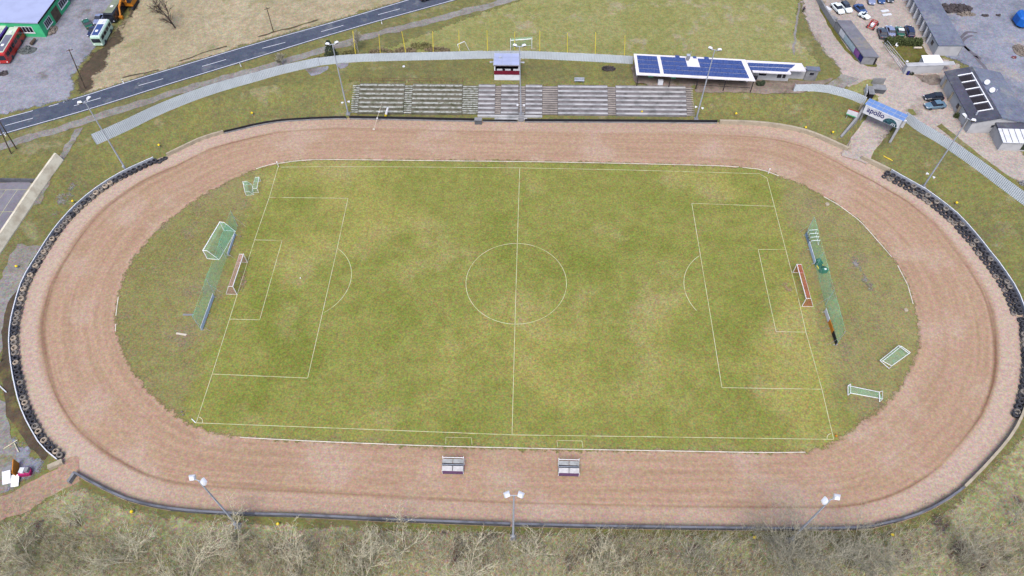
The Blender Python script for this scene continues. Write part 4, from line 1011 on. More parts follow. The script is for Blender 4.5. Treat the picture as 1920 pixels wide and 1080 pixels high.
shelter((1047,892),(1085,893),'white roofed team shelter with purple back, right of the two on the near straight')

# ------------------------------------------------------------------ yellow markers
YL = [((250,962),'in the brushwood at the lower left bend'),((523,985),'behind the near wall right of the left floodlight'),((1413,1010),'behind the near wall among the right trees'),((1670,1005),'behind the lower right bend wall'),((34,503),'on the dirt beside the left bend'),((139,381),'on the grass above the left bend tyres'),((300,276),'on the bank behind the sandy left wall'),((474,216),'on the bank left of the first far floodlight'),((1098,209),'at the terrace foot right of the middle mast'),((1203,213),'at the terrace foot near its right end'),((1379,217),'on the grass right of the terraces'),((1509,243),'on the bank above the sandy right wall'),((1560,252),'on the bank nearest the gateway wing wall'),((1791,384),'above the right bend tyres'),((1,679),'at the left picture edge beside the track')]
for (p_, l) in YL:
    g = G(*p_); th = thing('marker_ball', 'yellow marker ball on a short stake '+l, 'marker', g, 0, 'yellow marker balls round the track')
    MB().tube(g,g+Vector((0,0,.5)),.05,n=5).build('stake', m_gal, th); MB().sph(g+Vector((0,0,.65)),.26,8,6).build('ball', m_yel, th)

# ------------------------------------------------------------------ starting mast on the far straight, bench, poles, goals beyond
g = P(704,233,0); th = thing('starting_mast', 'leaning pale mast with wire and lamps at the far track edge', 'mast', g)
tp = P(715,195,4.6); MB().tube(g,tp,.06,.04).build('pole', m_plank, th); q = P(719,216,.8); MB().tube(q,tp,.025,n=4).build('stay', m_gal, th)
for k in (.3,.62): MB().sph(g.lerp(tp,k),.2,7,5).build('lamp', m_offw, th)
q = P(701,243,0); MB().sph(q+Vector((0,0,.12)),.28,8,5,(1,1,.5)).build('base_weight', m_plank, th); MB().tube(q,g,.04).build('base_bar', m_plank, th)
a, b = P(720.5,213,1.2), P(727,202,2.6); th = thing('rolled_banner', 'yellow and white rolled banner standing at the terrace foot', 'banner', vz(a,tz(a.x,a.y)))
a.z = tz(a.x,a.y); m_ = a.lerp(b,.4); MB().tube(a,m_,.25,.28,7).build('yellow_end', m_yel, th); MB().tube(m_,b,.28,.2,7).build('white_end', m_offw, th)
c = P(1086,154,3.0); th = thing('park_bench', 'grey green bench behind the right terraces', 'bench', c, TH)
MB().box((0,0,.45),(2.2,.45,.08)).build('seat', m_gal, th, world=False); MB().box((0,.3,.75),(2.2,.08,.5)).build('backrest', m_gal, th, world=False)
for s in (-1,1): MB().box((s*.85,.05,.2),(.1,.5,.4)).build('leg', m_concg, th, world=False)
YP = [((667,103),(661,62)),((713,101),(710,68)),((762,100),(753,63)),((812,99.5),(811,63)),((861,99),(860,61)),((914,98),(913,61)),((965,97),(965,64)),((1012,98),(1012,62)),((1064,100),(1064,66)),((1116,103),(1117,65)),((1171,106),(1172,71))]
YN = ['leftmost','second from the left','third from the left','fourth from the left','fifth from the left, by the tilted goal','sixth from the left','middle one, within the far goal','fourth from the right','third from the right','second from the right','rightmost, nearest the clubhouse']
for ((b_, t_), n_) in zip(YP, YN):
    g = G(b_[0], b_[1]+13); q = P(t_[0], t_[1], g.z+7.0)
    d = q-g; d.z = 0
    if d.length > 1.3: d = d.normalized()*1.3
    g2 = g + Vector((0,.7,0)); MB().tube(g2, Vector((g2.x+d.x,g2.y+d.y-.2,g.z+7.2)), .075, .06, 6).solo('net_pole', m_ypole, 'yellow net pole behind the sheet fence, '+n_, 'pole', 'yellow net poles')
A, B = G(957.5,94), G(997,91); goal('football_goal', 'white goal on the training field behind the commentary box', A, B, 2.6, 1.2, (0,1,0), m_netl, r=.07)
A, B = G(863,96), G(880,95); th = thing('football_goal', 'white goal frame standing askew on the training field left of the commentary box', 'goal', A, 0, 'football goals')
c1, c2 = P(857.5,83.5,A.z+1.9), P(871,77.5,A.z+2.1)
MB().tube(A,c1,.07).build('post', m_white, th); MB().tube(B,c2,.05).build('post', m_offw, th); MB().tube(c1,c2,.07).build('crossbar', m_white, th)

# ------------------------------------------------------------------ poles, trees
def pole(b, t, H, r, label, mat=m_wood, arm=False):
    g = G(*b); q = P(*t, g.z+H); th = thing('utility_pole', label, 'pole', g, 0, 'wooden poles by the road'); MB().tube(g,q,r,r*.65,7).build('shaft', mat, th)
    if arm: MB().box((q.x,q.y,q.z-.3),(1.4,.1,.1),.5).build('crossarm', mat, th)
pole((160,166),(129,92),10.5,.14,'thin wooden utility pole at the corner of the grey yard',arm=True); pole((512.5,59),(500,14),6.6,.12,'thin wooden pole on the dry meadow above the road',arm=True)
pole((21,288),(-5,232),8,.14,'wooden pole at the left picture edge, left leg of an A frame'); pole((31,279),(-2,226),8,.14,'wooden pole at the left picture edge, right leg of an A frame')
def tree(base, H, spread, mat, label, name='bare_tree', dens=1.0, seed=1, lean=(0,0), group=None, r0=.16, kids=(4,5,6), grey=False):
    rs = random.Random(seed); tr, cr = MB(), MB()
    def rec(p, d, L, r, lv):
        segs = 3 if lv < 2 else 2; q = p
        for s in range(segs):
            d2 = (d + Vector((rs.uniform(-1,1),rs.uniform(-1,1),rs.uniform(-.5,.6)))*.16).normalized(); e = q + d2*L/segs; ra = r*(1-.25*s/segs)
            (tr if lv == 0 else cr).tube(q, e, ra, ra*.82, 5 if lv < 2 else 3, cap=False); q = e; d = d2
            if lv < 3:
                nk = int(round(kids[lv]*dens/segs)) + (1 if rs.random() < .5 else 0)
                if lv == 0 and s == 0: nk = 1
                for _ in range(nk):
                    ax = Vector((rs.uniform(-1,1),rs.uniform(-1,1),rs.uniform(-.25,.5))).normalized()
                    nd_ = (d*(.75-.1*lv) + ax*spread).normalized(); rec(q.lerp(p,rs.uniform(0,.3)), nd_, L*rs.uniform(.5,.78), max(.032,ra*.55), lv+1)
        if lv < 3: rec(q, d, L*.6, max(.032,r*.55), lv+1)
    g = Vector(base); th = thing(name, label, 'tree', g, 0, group)
    rec(g - Vector((0,0,.15)), Vector((lean[0],lean[1],1)).normalized(), H*.45, r0, 0)
    tr.build('trunk', mat, th); cr.build('crown', mat, th); return th
tree(G(329,53), 9.5, .62, m_bark, 'tall bare dark tree alone on the dry meadow at the top', seed=3, lean=(-.1,0), r0=.2)
tree(G(672,98), 6.0, .6, m_gbark, 'bare shrub like tree by the gravel path behind the sheet fence', seed=8, group='bare trees behind the sheet fence')
tree(G(529,124), 3.5, .5, m_gbark, 'small bare sapling between gravel path and sheet fence', seed=9, group='bare trees behind the sheet fence')
def multistem(base, H, mat, label, seed, lean=(0,0), group=None, n=5, name='bare_tree', fine=1.0):
    rs = random.Random(seed); tr, cr = MB(), MB(); g = Vector(base); th = thing(name, label, 'tree', g, 0, group)
    def limb(p, d, L, r, lv):
        seg = max(3, int(L/.7)); q = p; turn = Vector((rs.uniform(-1,1),rs.uniform(-1,1),rs.uniform(-.3,.5)))*.1
        for s in range(seg):
            d = (d + turn + Vector((rs.uniform(-1,1),rs.uniform(-1,1),rs.uniform(-.6,.6)))*.1).normalized(); e = q + d*L/seg; k = 1-s/seg
            (tr if lv == 0 and s < 2 else cr).tube(q, e, max(.014,r*(.25+.75*k)), max(.012,r*(.25+.75*(k-1/seg))), 5 if lv == 0 else 3, cap=False); q = e
            if lv < 3 and s >= (1 if lv == 0 else 0):
                for _ in range((1 if lv < 2 else 1) + (rs.random() < .55*fine)):
                    ax = Vector((rs.uniform(-1,1),rs.uniform(-1,1),rs.uniform(-.2,.6))).normalized(); limb(q, (d*.8+ax*.75).normalized(), L*rs.uniform(.28,.5)*(1 if lv < 2 else .8), max(.015,r*.5), lv+1)
    for i in range(n):
        a = 6.28*i/n + rs.uniform(-.5,.5); sp_ = rs.uniform(.2,.75); limb(g + Vector((math.cos(a)*.2,math.sin(a)*.2,-.1)), Vector((math.cos(a)*sp_+lean[0],math.sin(a)*sp_+lean[1],1)).normalized(), H*rs.uniform(.55,1), .075, 0)
    tr.build('trunk', mat, th); cr.build('crown', mat, th); return th
BT = [((255,1052),7.5,-.45,'spreading bare tree at lower left below the dirt exit'),((60,1060),6.5,-.3,'bare tree in the lower left picture corner'),((445,1030),6.0,-.15,'bare tree at the foot of the left near floodlight'),((560,1075),6.5,-.2,'bare tree at the bottom edge between left and middle floodlights'),((760,1030),5.5,0,'upright twiggy tree overhanging the near wall left of the middle floodlight'),((680,1085),7,0,'bare tree at the bottom edge left of the middle floodlight'),((1000,1045),5,.05,'low bare tree just right of the middle floodlight'),((880,1085),6,0,'bare tree at the bottom edge below the left team shelter'),((1130,1075),6,.1,'bare tree at the bottom edge below the right team shelter'),((1300,1062),6.0,.1,'bare tree at the bottom edge left of the right near floodlight'),((1640,1065),6.5,.2,'bare tree at the bottom edge right of the right near floodlight'),((1800,1055),6.5,.3,'bare tree on the grass below the lower right bend'),((1895,985),5.5,.3,'bare tree near the right picture edge below the bend'),((150,985),4.5,-.2,'low bare tree just below the dirt exit'),((355,1085),7,-.2,'bare tree at the bottom edge below the left near floodlight')]
for i, (b_, H, lx, l) in enumerate(BT):
    multistem(G(*b_), H*1.15, m_pbark if i < 9 or i > 12 else m_gbark, l, 20+i, (lx,.15), 'bare trees along the near side', n=4+i%3)
multistem(G(1478,1045), 11.5, m_gbark, 'tall grey bare tree overhanging the track at lower right', 61, (.0,.2), 'bare trees along the near side', n=6)
multistem(G(1590,1062), 10, m_gbark, 'tall grey bare tree right of the right near floodlight', 63, (.1,.2), 'bare trees along the near side', n=5)
# brushwood: one uncountable mass of stems
rs = random.Random(5); bm_ = [MB(), MB()]
def stem(mb, p, H, wid):
    d = Vector((rs.uniform(-.5,.5),rs.uniform(-.4,.5),1)).normalized(); q = p+d*H; mb.tube(p,q,wid,wid*.4,3,cap=False)
    for _ in range(3):
        k = rs.uniform(.3,.9); e = p.lerp(q,k); mb.tube(e, e+(d+Vector((rs.uniform(-1,1),rs.uniform(-1,1),rs.uniform(-.2,.4)))*.9).normalized()*H*rs.uniform(.25,.5), wid*.6, wid*.3, 3, cap=False)
cl_ = [(rs.uniform(-10,1930), rs.uniform(1000,1085)) for _ in range(210)]
for (cx_, cy_) in cl_:
    edge = 1000 if 250 < cx_ < 1650 else 985
    for _ in range(55):
        px_, py_ = rs.gauss(cx_,55), rs.gauss(cy_,20)
        lim = 998 if 300 < px_ < 1640 else (930 + abs(px_-300)*-.05 if px_ <= 300 else 1005 - (px_-1640)*.3)
        if py_ < lim or py_ > 1105: continue
        g = P(px_,py_,0); w = (rs.random() < (.3 if px_ < 1250 else .6)) * 1; stem(bm_[w], g, rs.uniform(.6,2.6), rs.uniform(.014,.03))
for m_, mt in zip(bm_, (m_pbark, m_gbark)):
    struct(m_.build('brushwood', mt), 'stuff')
tf = MB()                                                       # tufts of dry grass under the brushwood
for _ in range(9000):
    px_, py_ = rs.uniform(-20,1940), rs.uniform(1000,1110)
    if px_ > 1600: py_ = rs.uniform(1000-(px_-1600)*.45,1110)
    if px_ < 260: py_ = rs.uniform(935,1110)
    g = P(px_,py_,0); a = rs.uniform(0,6); r_ = rs.uniform(.12,.4); h_ = rs.uniform(.12,.4)
    for k in range(3):
        b_ = a+k*2.1; tf.add([g+Vector((math.cos(b_)*r_*.3,math.sin(b_)*r_*.3,0)), g+Vector((math.cos(b_+.8)*r_*.3,math.sin(b_+.8)*r_*.3,0)), g+Vector((math.cos(b_+.4)*r_,math.sin(b_+.4)*r_,h_))],[(0,1,2)])
struct(tf.build('dry_grass_tufts', M('dry grass tufts', C(194,184,150), .95, .15, .5, col2=C(154,146,112))), 'stuff')
# conifer and shrubs behind the fence
g = G(622,108); th = thing('conifer', 'small dark green conifer behind the sheet fence by the first far floodlight', 'tree', g)
MB().tube(g,g+Vector((0,0,1)),.12).build('trunk', m_bark, th); cr = MB(); rs2 = random.Random(4)
for i in range(420):
    h = rs2.uniform(.3,4.6); rr_ = (1-h/4.9)*1.75*math.sqrt(rs2.uniform(.25,1)); a = rs2.uniform(0,6.28); c = g+Vector((math.cos(a)*rr_,math.sin(a)*rr_,h)); d = Vector((math.cos(a),math.sin(a),-.35))*.5; s = Vector((-math.sin(a),math.cos(a),0))*.16
    cr.add([c-s,c+s,c+d+Vector((0,0,rs2.uniform(-.1,.1)))],[(0,1,2)])
cr.build('crown', m_con, th)
def bush(b, w, d, h, mat, label, n=160, name='shrub', rz=0., leaf=.22, grp=None, seed=1):
    r2 = random.Random(seed); g = G(*b); m = MB()
    for i in range(n):
        a = r2.uniform(0,6.28); k = math.sqrt(r2.uniform(0.05,1)); ph = r2.uniform(0,1)
        x, y, z = math.cos(a)*w/2*k, math.sin(a)*d/2*k, h*ph*math.sqrt(max(0.05,1-k*k*.8))
        x, y = x*math.cos(rz)-y*math.sin(rz), x*math.sin(rz)+y*math.cos(rz); c = g+Vector((x,y,z+.05))
        u = Vector((r2.uniform(-1,1),r2.uniform(-1,1),r2.uniform(-1,1))).normalized(); v = u.orthogonal()
        m.add([c-u*leaf-v*leaf*.5,c+u*leaf-v*leaf*.5,c+v*leaf],[(0,1,2)])
    return m.solo(name, mat, label, 'shrub', grp)
m_bsh = M('brown winter shrub', C(156,138,112), .95, .2, 2); m_osh = M('olive winter shrub', C(140,134,86), .95, .2, 2)
for k, (b_, w, d, h, mt, l) in enumerate(((( 715,100),7,3,1.4,m_bsh,'low brown winter shrub behind the sheet fence, by the second yellow pole'),((760,98),6,3,1.5,m_bsh,'low brown winter shrub behind the sheet fence, by the third yellow pole'),((820,96),7,2.5,1.3,m_bsh,'brown brush heap behind the sheet fence, by the fourth yellow pole'),((655,102),4,3,1.3,m_osh,'olive shrub behind the sheet fence, right of the conifer'),((790,88),6,3,1.4,m_osh,'olive shrub on the training field edge above the brush heap'),((600,112),3.5,2,1.0,m_osh,'olive shrub left of the small conifer'))):
    bush(b_, w*.85, d*.8, h*.7, mt, l, 300, leaf=.17, grp='shrubs behind the sheet fence', seed=k+3)
bush((1141,130),3.0,1.6,.5,m_earth,'dark patch of burnt garden waste on the grass left of the clubhouse',200,name='waste_heap',seed=31)
# ------------------------------------------------------------------ vehicles
def car(c, ang, mat, label, L=4.2, w=1.72, h=1.42, estate=False, group=None, roof=None, name='parked_car'):
    th = thing(name, label, 'car', c, ang, group)
    def sec(x, hw, z0, z1, r=.12): return [Vector((x,-hw+r,z0)),Vector((x,hw-r,z0)),Vector((x,hw,z0+r)),Vector((x,hw,z1-r)),Vector((x,hw-r*1.2,z1)),Vector((x,-hw+r*1.2,z1)),Vector((x,-hw,z1-r)),Vector((x,-hw,z0+r))]
    f = L/2; hw = w/2
    MB().loft([sec(-f,hw*.8,.35,.75),sec(-f+.15,hw*.95,.25,.9),sec(-f+.7,hw,.22,.95),sec(0,hw,.22,.93),sec(f-1.2,hw,.22,.92),sec(f-.35,hw*.95,.24,.78),sec(f,hw*.78,.34,.62)][::1]).build('body', mat, th, world=False, smooth=False)
    b0 = -f+.25 if estate else -f+.75; b1 = -f+.55 if estate else -f+1.25
    def cs(x, hw_, z): return [Vector((x,-hw_,z)),Vector((x,hw_,z))]
    x0,x1,x2,x3 = b0,b1,f-1.95,f-1.15
    g0 = [Vector((x0,-hw*.88,.9)),Vector((x0,hw*.88,.9)),Vector((x3,hw*.88,.88)),Vector((x3,-hw*.88,.88))]; g1 = [Vector((x1,-hw*.7,h-.05)),Vector((x1,hw*.7,h-.05)),Vector((x2,hw*.7,h-.05)),Vector((x2,-hw*.7,h-.05))]
    MB().loft([g0,g1]).build('windows', m_glass, th, world=False)
    ro = [Vector((x1-.05,-hw*.72,h-.052)),Vector((x1-.05,hw*.72,h-.052)),Vector((x2+.06,hw*.72,h-.052)),Vector((x2+.06,-hw*.72,h-.052))]
    MB().loft([ro,[q+Vector((0,0,.06)) for q in ro]]).build('roof', roof or mat, th, world=False)
    for sx in (f-.85,-f+.8):
        for s in (-1,1): MB().tube((sx,s*(hw-.17),.31),(sx,s*(hw+.015),.31),.31,n=12).build('wheel', m_rub[0], th, world=False)
    for s in (-1,1):
        MB().box((f-.06,s*hw*.58,.6),(.16,.32,.13)).build('headlight', m_white, th, world=False); MB().box((-f+.04,s*hw*.66,.72),(.1,.24,.14)).build('tail_light', m_red, th, world=False)
    return th
def paint(nm, col): 
    m, t, b = newmat(nm); b.inputs['Base Color'].default_value = (*col,1); b.inputs['Roughness'].default_value = .25; b.inputs['Coat Weight'].default_value = .4
    tc = nd(t,'ShaderNodeTexCoord'); n = noisef(t,tc.outputs['Object'],3,3); t.links.new(mixc(t,col,tuple(c*.8 for c in col),rampf(t,n.outputs[0],.4,.7)), b.inputs['Base Color']); return m
p_white, p_black, p_blue, p_silver, p_teal, p_dblue = paint('white car paint',C(226,234,234,.7)), paint('black car paint',C(34,36,46)), paint('blue car paint',C(62,92,150)), paint('silver blue car paint',C(150,160,196)), paint('grey teal car paint',C(110,142,164)), paint('dark blue car paint',C(34,42,86))
p_green, p_red, p_dgrey, p_yg = paint('dark green car paint',C(24,104,74)), paint('red bus paint',C(214,48,42)), paint('dark grey car paint',C(78,84,96)), paint('pale yellow paint',C(186,184,150))
def carp(a, b, *k, **kw):                                       # rear and front wheel line in the picture
    p, q = G(*a), G(*b); p2 = p.lerp(q,.5); p2.z = max(0,tz(p2.x,p2.y))+.06; car(p2, hd(p,q), *k, L=kw.pop('L', (q-p).length), **kw)
carp((1766,186),(1731,187), p_black, 'black car beside a grey one by the house with roof frames', estate=True)
carp((1770,200),(1733,203), p_teal, 'grey blue car with pale bonnet beside a black one by the house')
carp((1559,9),(1580,31), p_white, 'white car on the left of two parked behind the banner hall', group='cars in the dirt yard', L=4.2)
carp((1576,8),(1594,28), p_white, 'white estate on the right of two parked behind the banner hall', group='cars in the dirt yard', L=4.0, estate=True, roof=p_dgrey)
carp((1603,14),(1620,29), p_blue, 'blue car in the middle of the dirt yard by a small white one', group='cars in the dirt yard', L=3.8)
carp((1612,30),(1626,37), p_white, 'small white car close behind the blue one in the dirt yard', group='cars in the dirt yard', L=2.8, w=1.4, h=1.25)
carp((1630,-8),(1634,14), p_silver, 'silver car at the top edge of the dirt yard, left of three', group='cars at the top of the yard', L=4)
carp((1649,-10),(1652,12), p_blue, 'blue car at the top edge of the dirt yard, middle of three', group='cars at the top of the yard', L=4)
carp((1667,-11),(1668,9), p_dgrey, 'dark car at the top edge of the dirt yard, right of three', group='cars at the top of the yard', L=4)
carp((1655,74),(1650,58), p_dgrey, 'dark grey car leftmost in the row behind the hedge', group='cars in the row behind the hedge', L=4.2)
carp((1670,70),(1665,55), p_silver, 'silver blue car second from left behind the hedge', group='cars in the row behind the hedge', L=4.2, roof=p_silver)
carp((1687,70),(1683,57), p_green, 'green and white car second from right behind the hedge', group='cars in the row behind the hedge', L=4, roof=p_white)
carp((1706,70),(1701,55), p_dblue, 'dark blue car rightmost in the row behind the hedge', group='cars in the row behind the hedge', L=4.4, estate=True)
p0 = G(803,0); car(Vector((p0.x,p0.y+.3,p0.z+.08)), hd(G(700,30),G(800,0)), p_black, 'dark car driving on the road at the top picture edge')
carp((172,57),(160,40), p_green, 'dark green car parked beside the white and green bus', L=4.2)
carp((181,57),(172,70), p_dblue, 'dark blue car squeezed against the white and green bus', L=3.6)
carp((192,33),(183,47), p_silver, 'pale silver car between green car and yellow roofed bus', L=3.8)
g = G(1635,50); th = thing('frame_buggy', 'red tubular buggy frame with white tank in the dirt yard', 'buggy', g, .9)
for y in (-.6,.6): MB().path([(-1.6,y,.4),(1.6,y,.4),(1.2,y,1.0),(.4,y,1.5),(-.6,y,1.5),(-1.2,y,.9),(-1.6,y,.4)],.09,5).build('side_frame', m_red, th, world=False)
for x,z in ((-1.6,.4),(1.6,.4),(.4,1.5),(-.6,1.5)): MB().tube((x,-.6,z),(x,.6,z),.08,n=5).build('cross_tube', m_red, th, world=False)
MB().loft([[Vector((x,y*k,.7+z*k)) for y,z in ((-.4,-.3),(.4,-.3),(.4,.3),(-.4,.3))] for x,k in ((-.8,.8),(-.6,1),(.4,1),(.6,.8))]).build('tank', m_white, th, world=False)
for x in (-1.2,1.2):
    for y in (-.85,.85): MB().tube((x,y-.12,.35),(x,y+.12,.35),.35,n=10).build('wheel', m_rub[0], th, world=False)
for (a_,b_,l) in (((1653,24),(1667,22),'white boards lying in the dirt yard, with a dark tube on top'),((1656,31),(1672,29),'white boards lying in the dirt yard, nearer the hedge')):
    p,q = G(*a_),G(*b_); d=(q-p); n=Vector((-d.y,d.x,0)).normalized()*.7; MB().obox(p+Vector((0,0,.07)),d,n,Vector((0,0,.15))).solo('board_pile', m_offw, l, 'boards')

def bus(c, ang, L, w, h, body, roofm, label, panel=None, windows=True, skirt=None, grp='buses on the grey yard'):
    th = thing('bus', label, 'bus', c, ang, grp); f = L/2; hw = w/2; r = .22
    def sec(x, k, z1): return [Vector((x,-hw*k,.35)),Vector((x,hw*k,.35)),Vector((x,hw*k,z1-r)),Vector((x,hw*k-r,z1)),Vector((x,-hw*k+r,z1)),Vector((x,-hw*k,z1-r))]
    bo = MB().loft([sec(-f,.94,h-.12),sec(-f+.2,1,h),sec(f-.35,1,h),sec(f,.93,h-.18)]).build('body', body, th, world=False)
    if skirt: MB().box((0,0,.62),(L+.03,w+.04,.5)).build('skirt', skirt, th, world=False)
    MB().box((-.1,0,h+.02),(L-.7,w-.5,.05)).build('roof', roofm, th, world=False)
    if panel: MB().box((L*.12,0,h+.055),(L*.6,w-.9,.03)).build('roof_panel', panel, th, world=False)
    for x in (-.28,.2): MB().box((x*L,0,h+.12),(.7,.6,.12)).build('roof_hatch', m_white, th, world=False)
    if windows:
        n = max(3,int(L/1.5))
        for s in (-1,1):
            for i in range(n): x0 = -f+.4+(L-.9)*i/n; MB().box((x0+(L-.9)/n*.47, s*(hw+.004), h*.66),((L-.9)/n*.86,.03,h*.3)).build('window', m_glass, th, world=False)
    MB().box((f-.02,0,h*.6),(.1,w*.84,h*.38)).build('windscreen', m_glass, th, world=False); MB().box((-f+.02,0,h*.66),(.06,w*.7,h*.26)).build('rear_window', m_glass, th, world=False)
    for x in (f-L*.2,-f+L*.22):
        for s in (-1,1): MB().tube((x,s*(hw-.25),.46),(x,s*(hw+.02),.46),.46,n=12).build('wheel', m_rub[0], th, world=False)
    for s in (-1,1): MB().box((f-.03,s*hw*.7,.7),(.1,.3,.2)).build('headlight', m_white, th, world=False)
    return th
def busp(rear_r, front_r, w, side, *k, **kw):                  # ground line of the visible side, offset to the middle
    p, q = G(*rear_r), G(*front_r); d = (q-p); L = d.length; d.normalize(); n = Vector((-d.y,d.x,0))*side*w/2; c = p.lerp(q,.5)+n; c.z = 3.04
    return bus(c, hd(p,q), L, w, *k, **kw)
m_cream = M('cream bus roof', C(206,222,196,.6), .5, .08, 1); m_roofp = M('grey roof panel', C(128,128,148), .7, .12, .6); m_bluepan = M('blue roof panel', C(62,88,150), .6, .1, .8); m_olive = M('grey green roof', C(146,154,130), .7, .12, .8)
busp((50,70),(20,121), 2.5, -1, 2.9, p_red, m_cream, 'red bus with cream edged grey roof in front of the green hall', panel=m_roofp)
busp((28,66),(-4,110), 2.4, -1, 2.8, paint('purple bus paint',C(98,70,168)), m_cream, 'purple bus with cream roof at the left picture edge', panel=m_olive)
busp((214,54),(196,88), 2.4, -1, 2.7, paint('pale green bus paint',C(196,226,206,.6)), m_offw, 'white and green bus with blue roof panel by the scrub strip', panel=m_bluepan)
busp((250,0),(219,45), 2.5, -1, 2.6, p_black, m_olive, 'dark bus with grey green roof and yellow front at the scrub strip', panel=None)
# orange excavator
g = G(247,12); th = thing('excavator', 'orange excavator with long folded boom beside the dark bus', 'excavator', g, hd(G(247,8),G(222,46)))
MB().box((-.3,0,1.35),(3.0,2.3,1.1)).build('house', m_orange, th, world=False); cbn = MB().loft([[Vector((x,y,z)) for x,y in ((.1,.2),(1.5,.2),(1.5,1.1),(.1,1.1))] if z < 2 else [Vector((x,y,z)) for x,y in ((.2,.25),(1.3,.25),(1.3,1.05),(.2,1.05))] for z in (1.9,2.9)]).build('cab', m_glass, th, world=False); MB().box((.75,.65,2.94),(1.2,.9,.08)).build('cab_roof', m_orange, cbn, world=False)
for s in (-1,1): MB().loft([[Vector((x,s*1.05+y,z)) for x,z in ((-1.9,.4),(-1.6,.05),(1.6,.05),(1.9,.4),(1.6,.75),(-1.6,.75))] for y in (-.25,.25)]).build('track', m_black, th, world=False)
MB().path([(1.2,-.3,1.7),(2.6,-.3,3.3),(4.4,-.3,2.6)],.25,6).build('boom', m_orange, th, world=False); MB().path([(4.4,-.3,2.6),(5.4,-.3,.9)],.2,6).build('stick', m_orange, th, world=False); MB().loft([[Vector((x,-.3+y,z)) for x,z in ((5.2,.9),(5.8,.8),(5.6,.1),(5.0,.3))] for y in (-.4,.4)]).build('bucket', m_orange, th, world=False)
# debris piles
def heap(b, w, d, h, mat, label, n=26, name='rubble_heap', cat='heap', rz=0., seed=1, big=.45):
    r2 = random.Random(seed); g = G(*b); m = MB()
    m.sph(g, 1, 10, 5, (w*.52,d*.52,h*.6), .12)
    for i in range(n):
        a = r2.uniform(0,6.28); k = math.sqrt(r2.uniform(0,.8)); x, y = math.cos(a)*w/2*k, math.sin(a)*d/2*k; x, y = x*math.cos(rz)-y*math.sin(rz), x*math.sin(rz)+y*math.cos(rz)
        r_ = r2.uniform(.4,1)*big; m.sph(g+Vector((x,y,h*(1-k)*.8+r_*.4)), r_, 6, 4, (r2.uniform(.7,1.3),r2.uniform(.7,1.3),r2.uniform(.5,.9)), .25)
    return m.solo(name, mat, label, cat)
heap((99,58),2.2,3.6,.7,m_rock,'heap of pale brown rubble against the green hall',seed=2); heap((52,95),4.2,3.0,.8,m_rockg,'heap of grey scrap and rubble beside the red bus',seed=3)
a,b = G(60,86),G(68,77); MB().tube(a+Vector((0,0,.5)),b+Vector((0,0,.6)),.35,.3,8).solo('log', m_wood, 'thick pale log behind the grey rubble heap by the red bus', 'log')
heap((7,139),2,1.5,.4,m_earth,'small dark heap on the grey yard at the left picture edge',12,seed=5)
heap((1790,18),8,3.2,1.0,m_earth,'long dark earth heap on the grey gravel lot',50,seed=6,big=.7); heap((1812,27),5,1.8,.6,m_rock,'pale sandy heap on the gravel lot right of the dark one',20,seed=7); heap((1847,30),1.6,1.0,.3,m_earth,'small dark heap on the gravel lot, left of two',6,seed=8,big=.4); heap((1872,29),1.0,1.0,.3,m_earth,'small dark heap on the gravel lot, right of two',4,seed=9,big=.4)
heap((1913,95),3.5,4.5,.8,m_rock,'earth and rubble heap at the right edge of the gravel lot',30,seed=10); heap((1901,109),1.0,.8,.3,paint('rust red scrap',C(120,60,60)),'small rust red scrap heap on the gravel lot',5,seed=11,big=.35)
heap((1740,150),3.5,2.6,.25,m_rock,'scatter of pale building stone before the low white wall',24,seed=12,big=.3)

# blue covered load
g = G(1917,46); th = thing('covered_trailer', 'trailer under bright blue tarpaulin at the right edge of the gravel lot', 'trailer', g)
MB().loft([[g+Vector((x*k,y*k,z)) for x,y in ((-2.2,-1.1),(-1.4,-2),(1.8,-2),(2.6,-.6),(2.6,2.4),(-1.2,2.4),(-2.2,1.4))] for z,k in ((.6,1),(2.3,.97),(2.7,.8))]).build('tarpaulin', m_blue, th)
MB().box((g.x+.3,g.y+.3,.45+g.z),(4,3.6,.3)).build('bed', m_black, th); MB().box((g.x+.5,g.y+1.2,g.z+2.95),(2.2,1.2,.5)).build('top_cover', m_offw, th)
for x in (-1,1.4):
    for y in (-1.5,2.0): MB().tube((g.x+x,g.y+y,g.z+.4),(g.x+x,g.y+y+.25,g.z+.4),.4,n=10).build('wheel', m_rub[0], th)

# ------------------------------------------------------------------ buildings
def house_axes(c, a): 
    u = (G(*a)-G(*c)); u.z = 0; L = u.length; u.normalize(); return G(*c), u, L
# green hall, upper left
c0 = G(87,70); u1 = G(132,7)-c0; u1.z = 0; L1 = u1.length; u1.normalize(); u2 = Vector((-u1.y,u1.x,0)); 
if u2.x > 0: u2 = -u2
th = thing('green_hall', 'green rendered hall with flat blue grey roof and white framed windows', 'building', c0)
H = 3.8; W2 = 24; L1 = 26.0; WIN = (G(132,7)-c0).length
def gh(mb,a0,a1,b0,b1,z0,z1): return mb.obox(c0+u1*a0+u2*b0+Vector((0,0,z0)), u1*(a1-a0), u2*(b1-b0), Vector((0,0,z1-z0)))
gh(MB(),0,WIN+.2,0,W2,-.2,H).build('wall', m_green, th); gh(MB(),WIN+.2,L1,1.5,W2,-.2,H).build('wall', m_green, th)
gh(MB(),-.25,L1+.2,-.12,W2+.3,H,H+.22).build('roof', m_roofb, th)
gh(MB(),-.25,L1,-.2,-.122,H-.1,H+.25).build('gutter', m_dark, th)
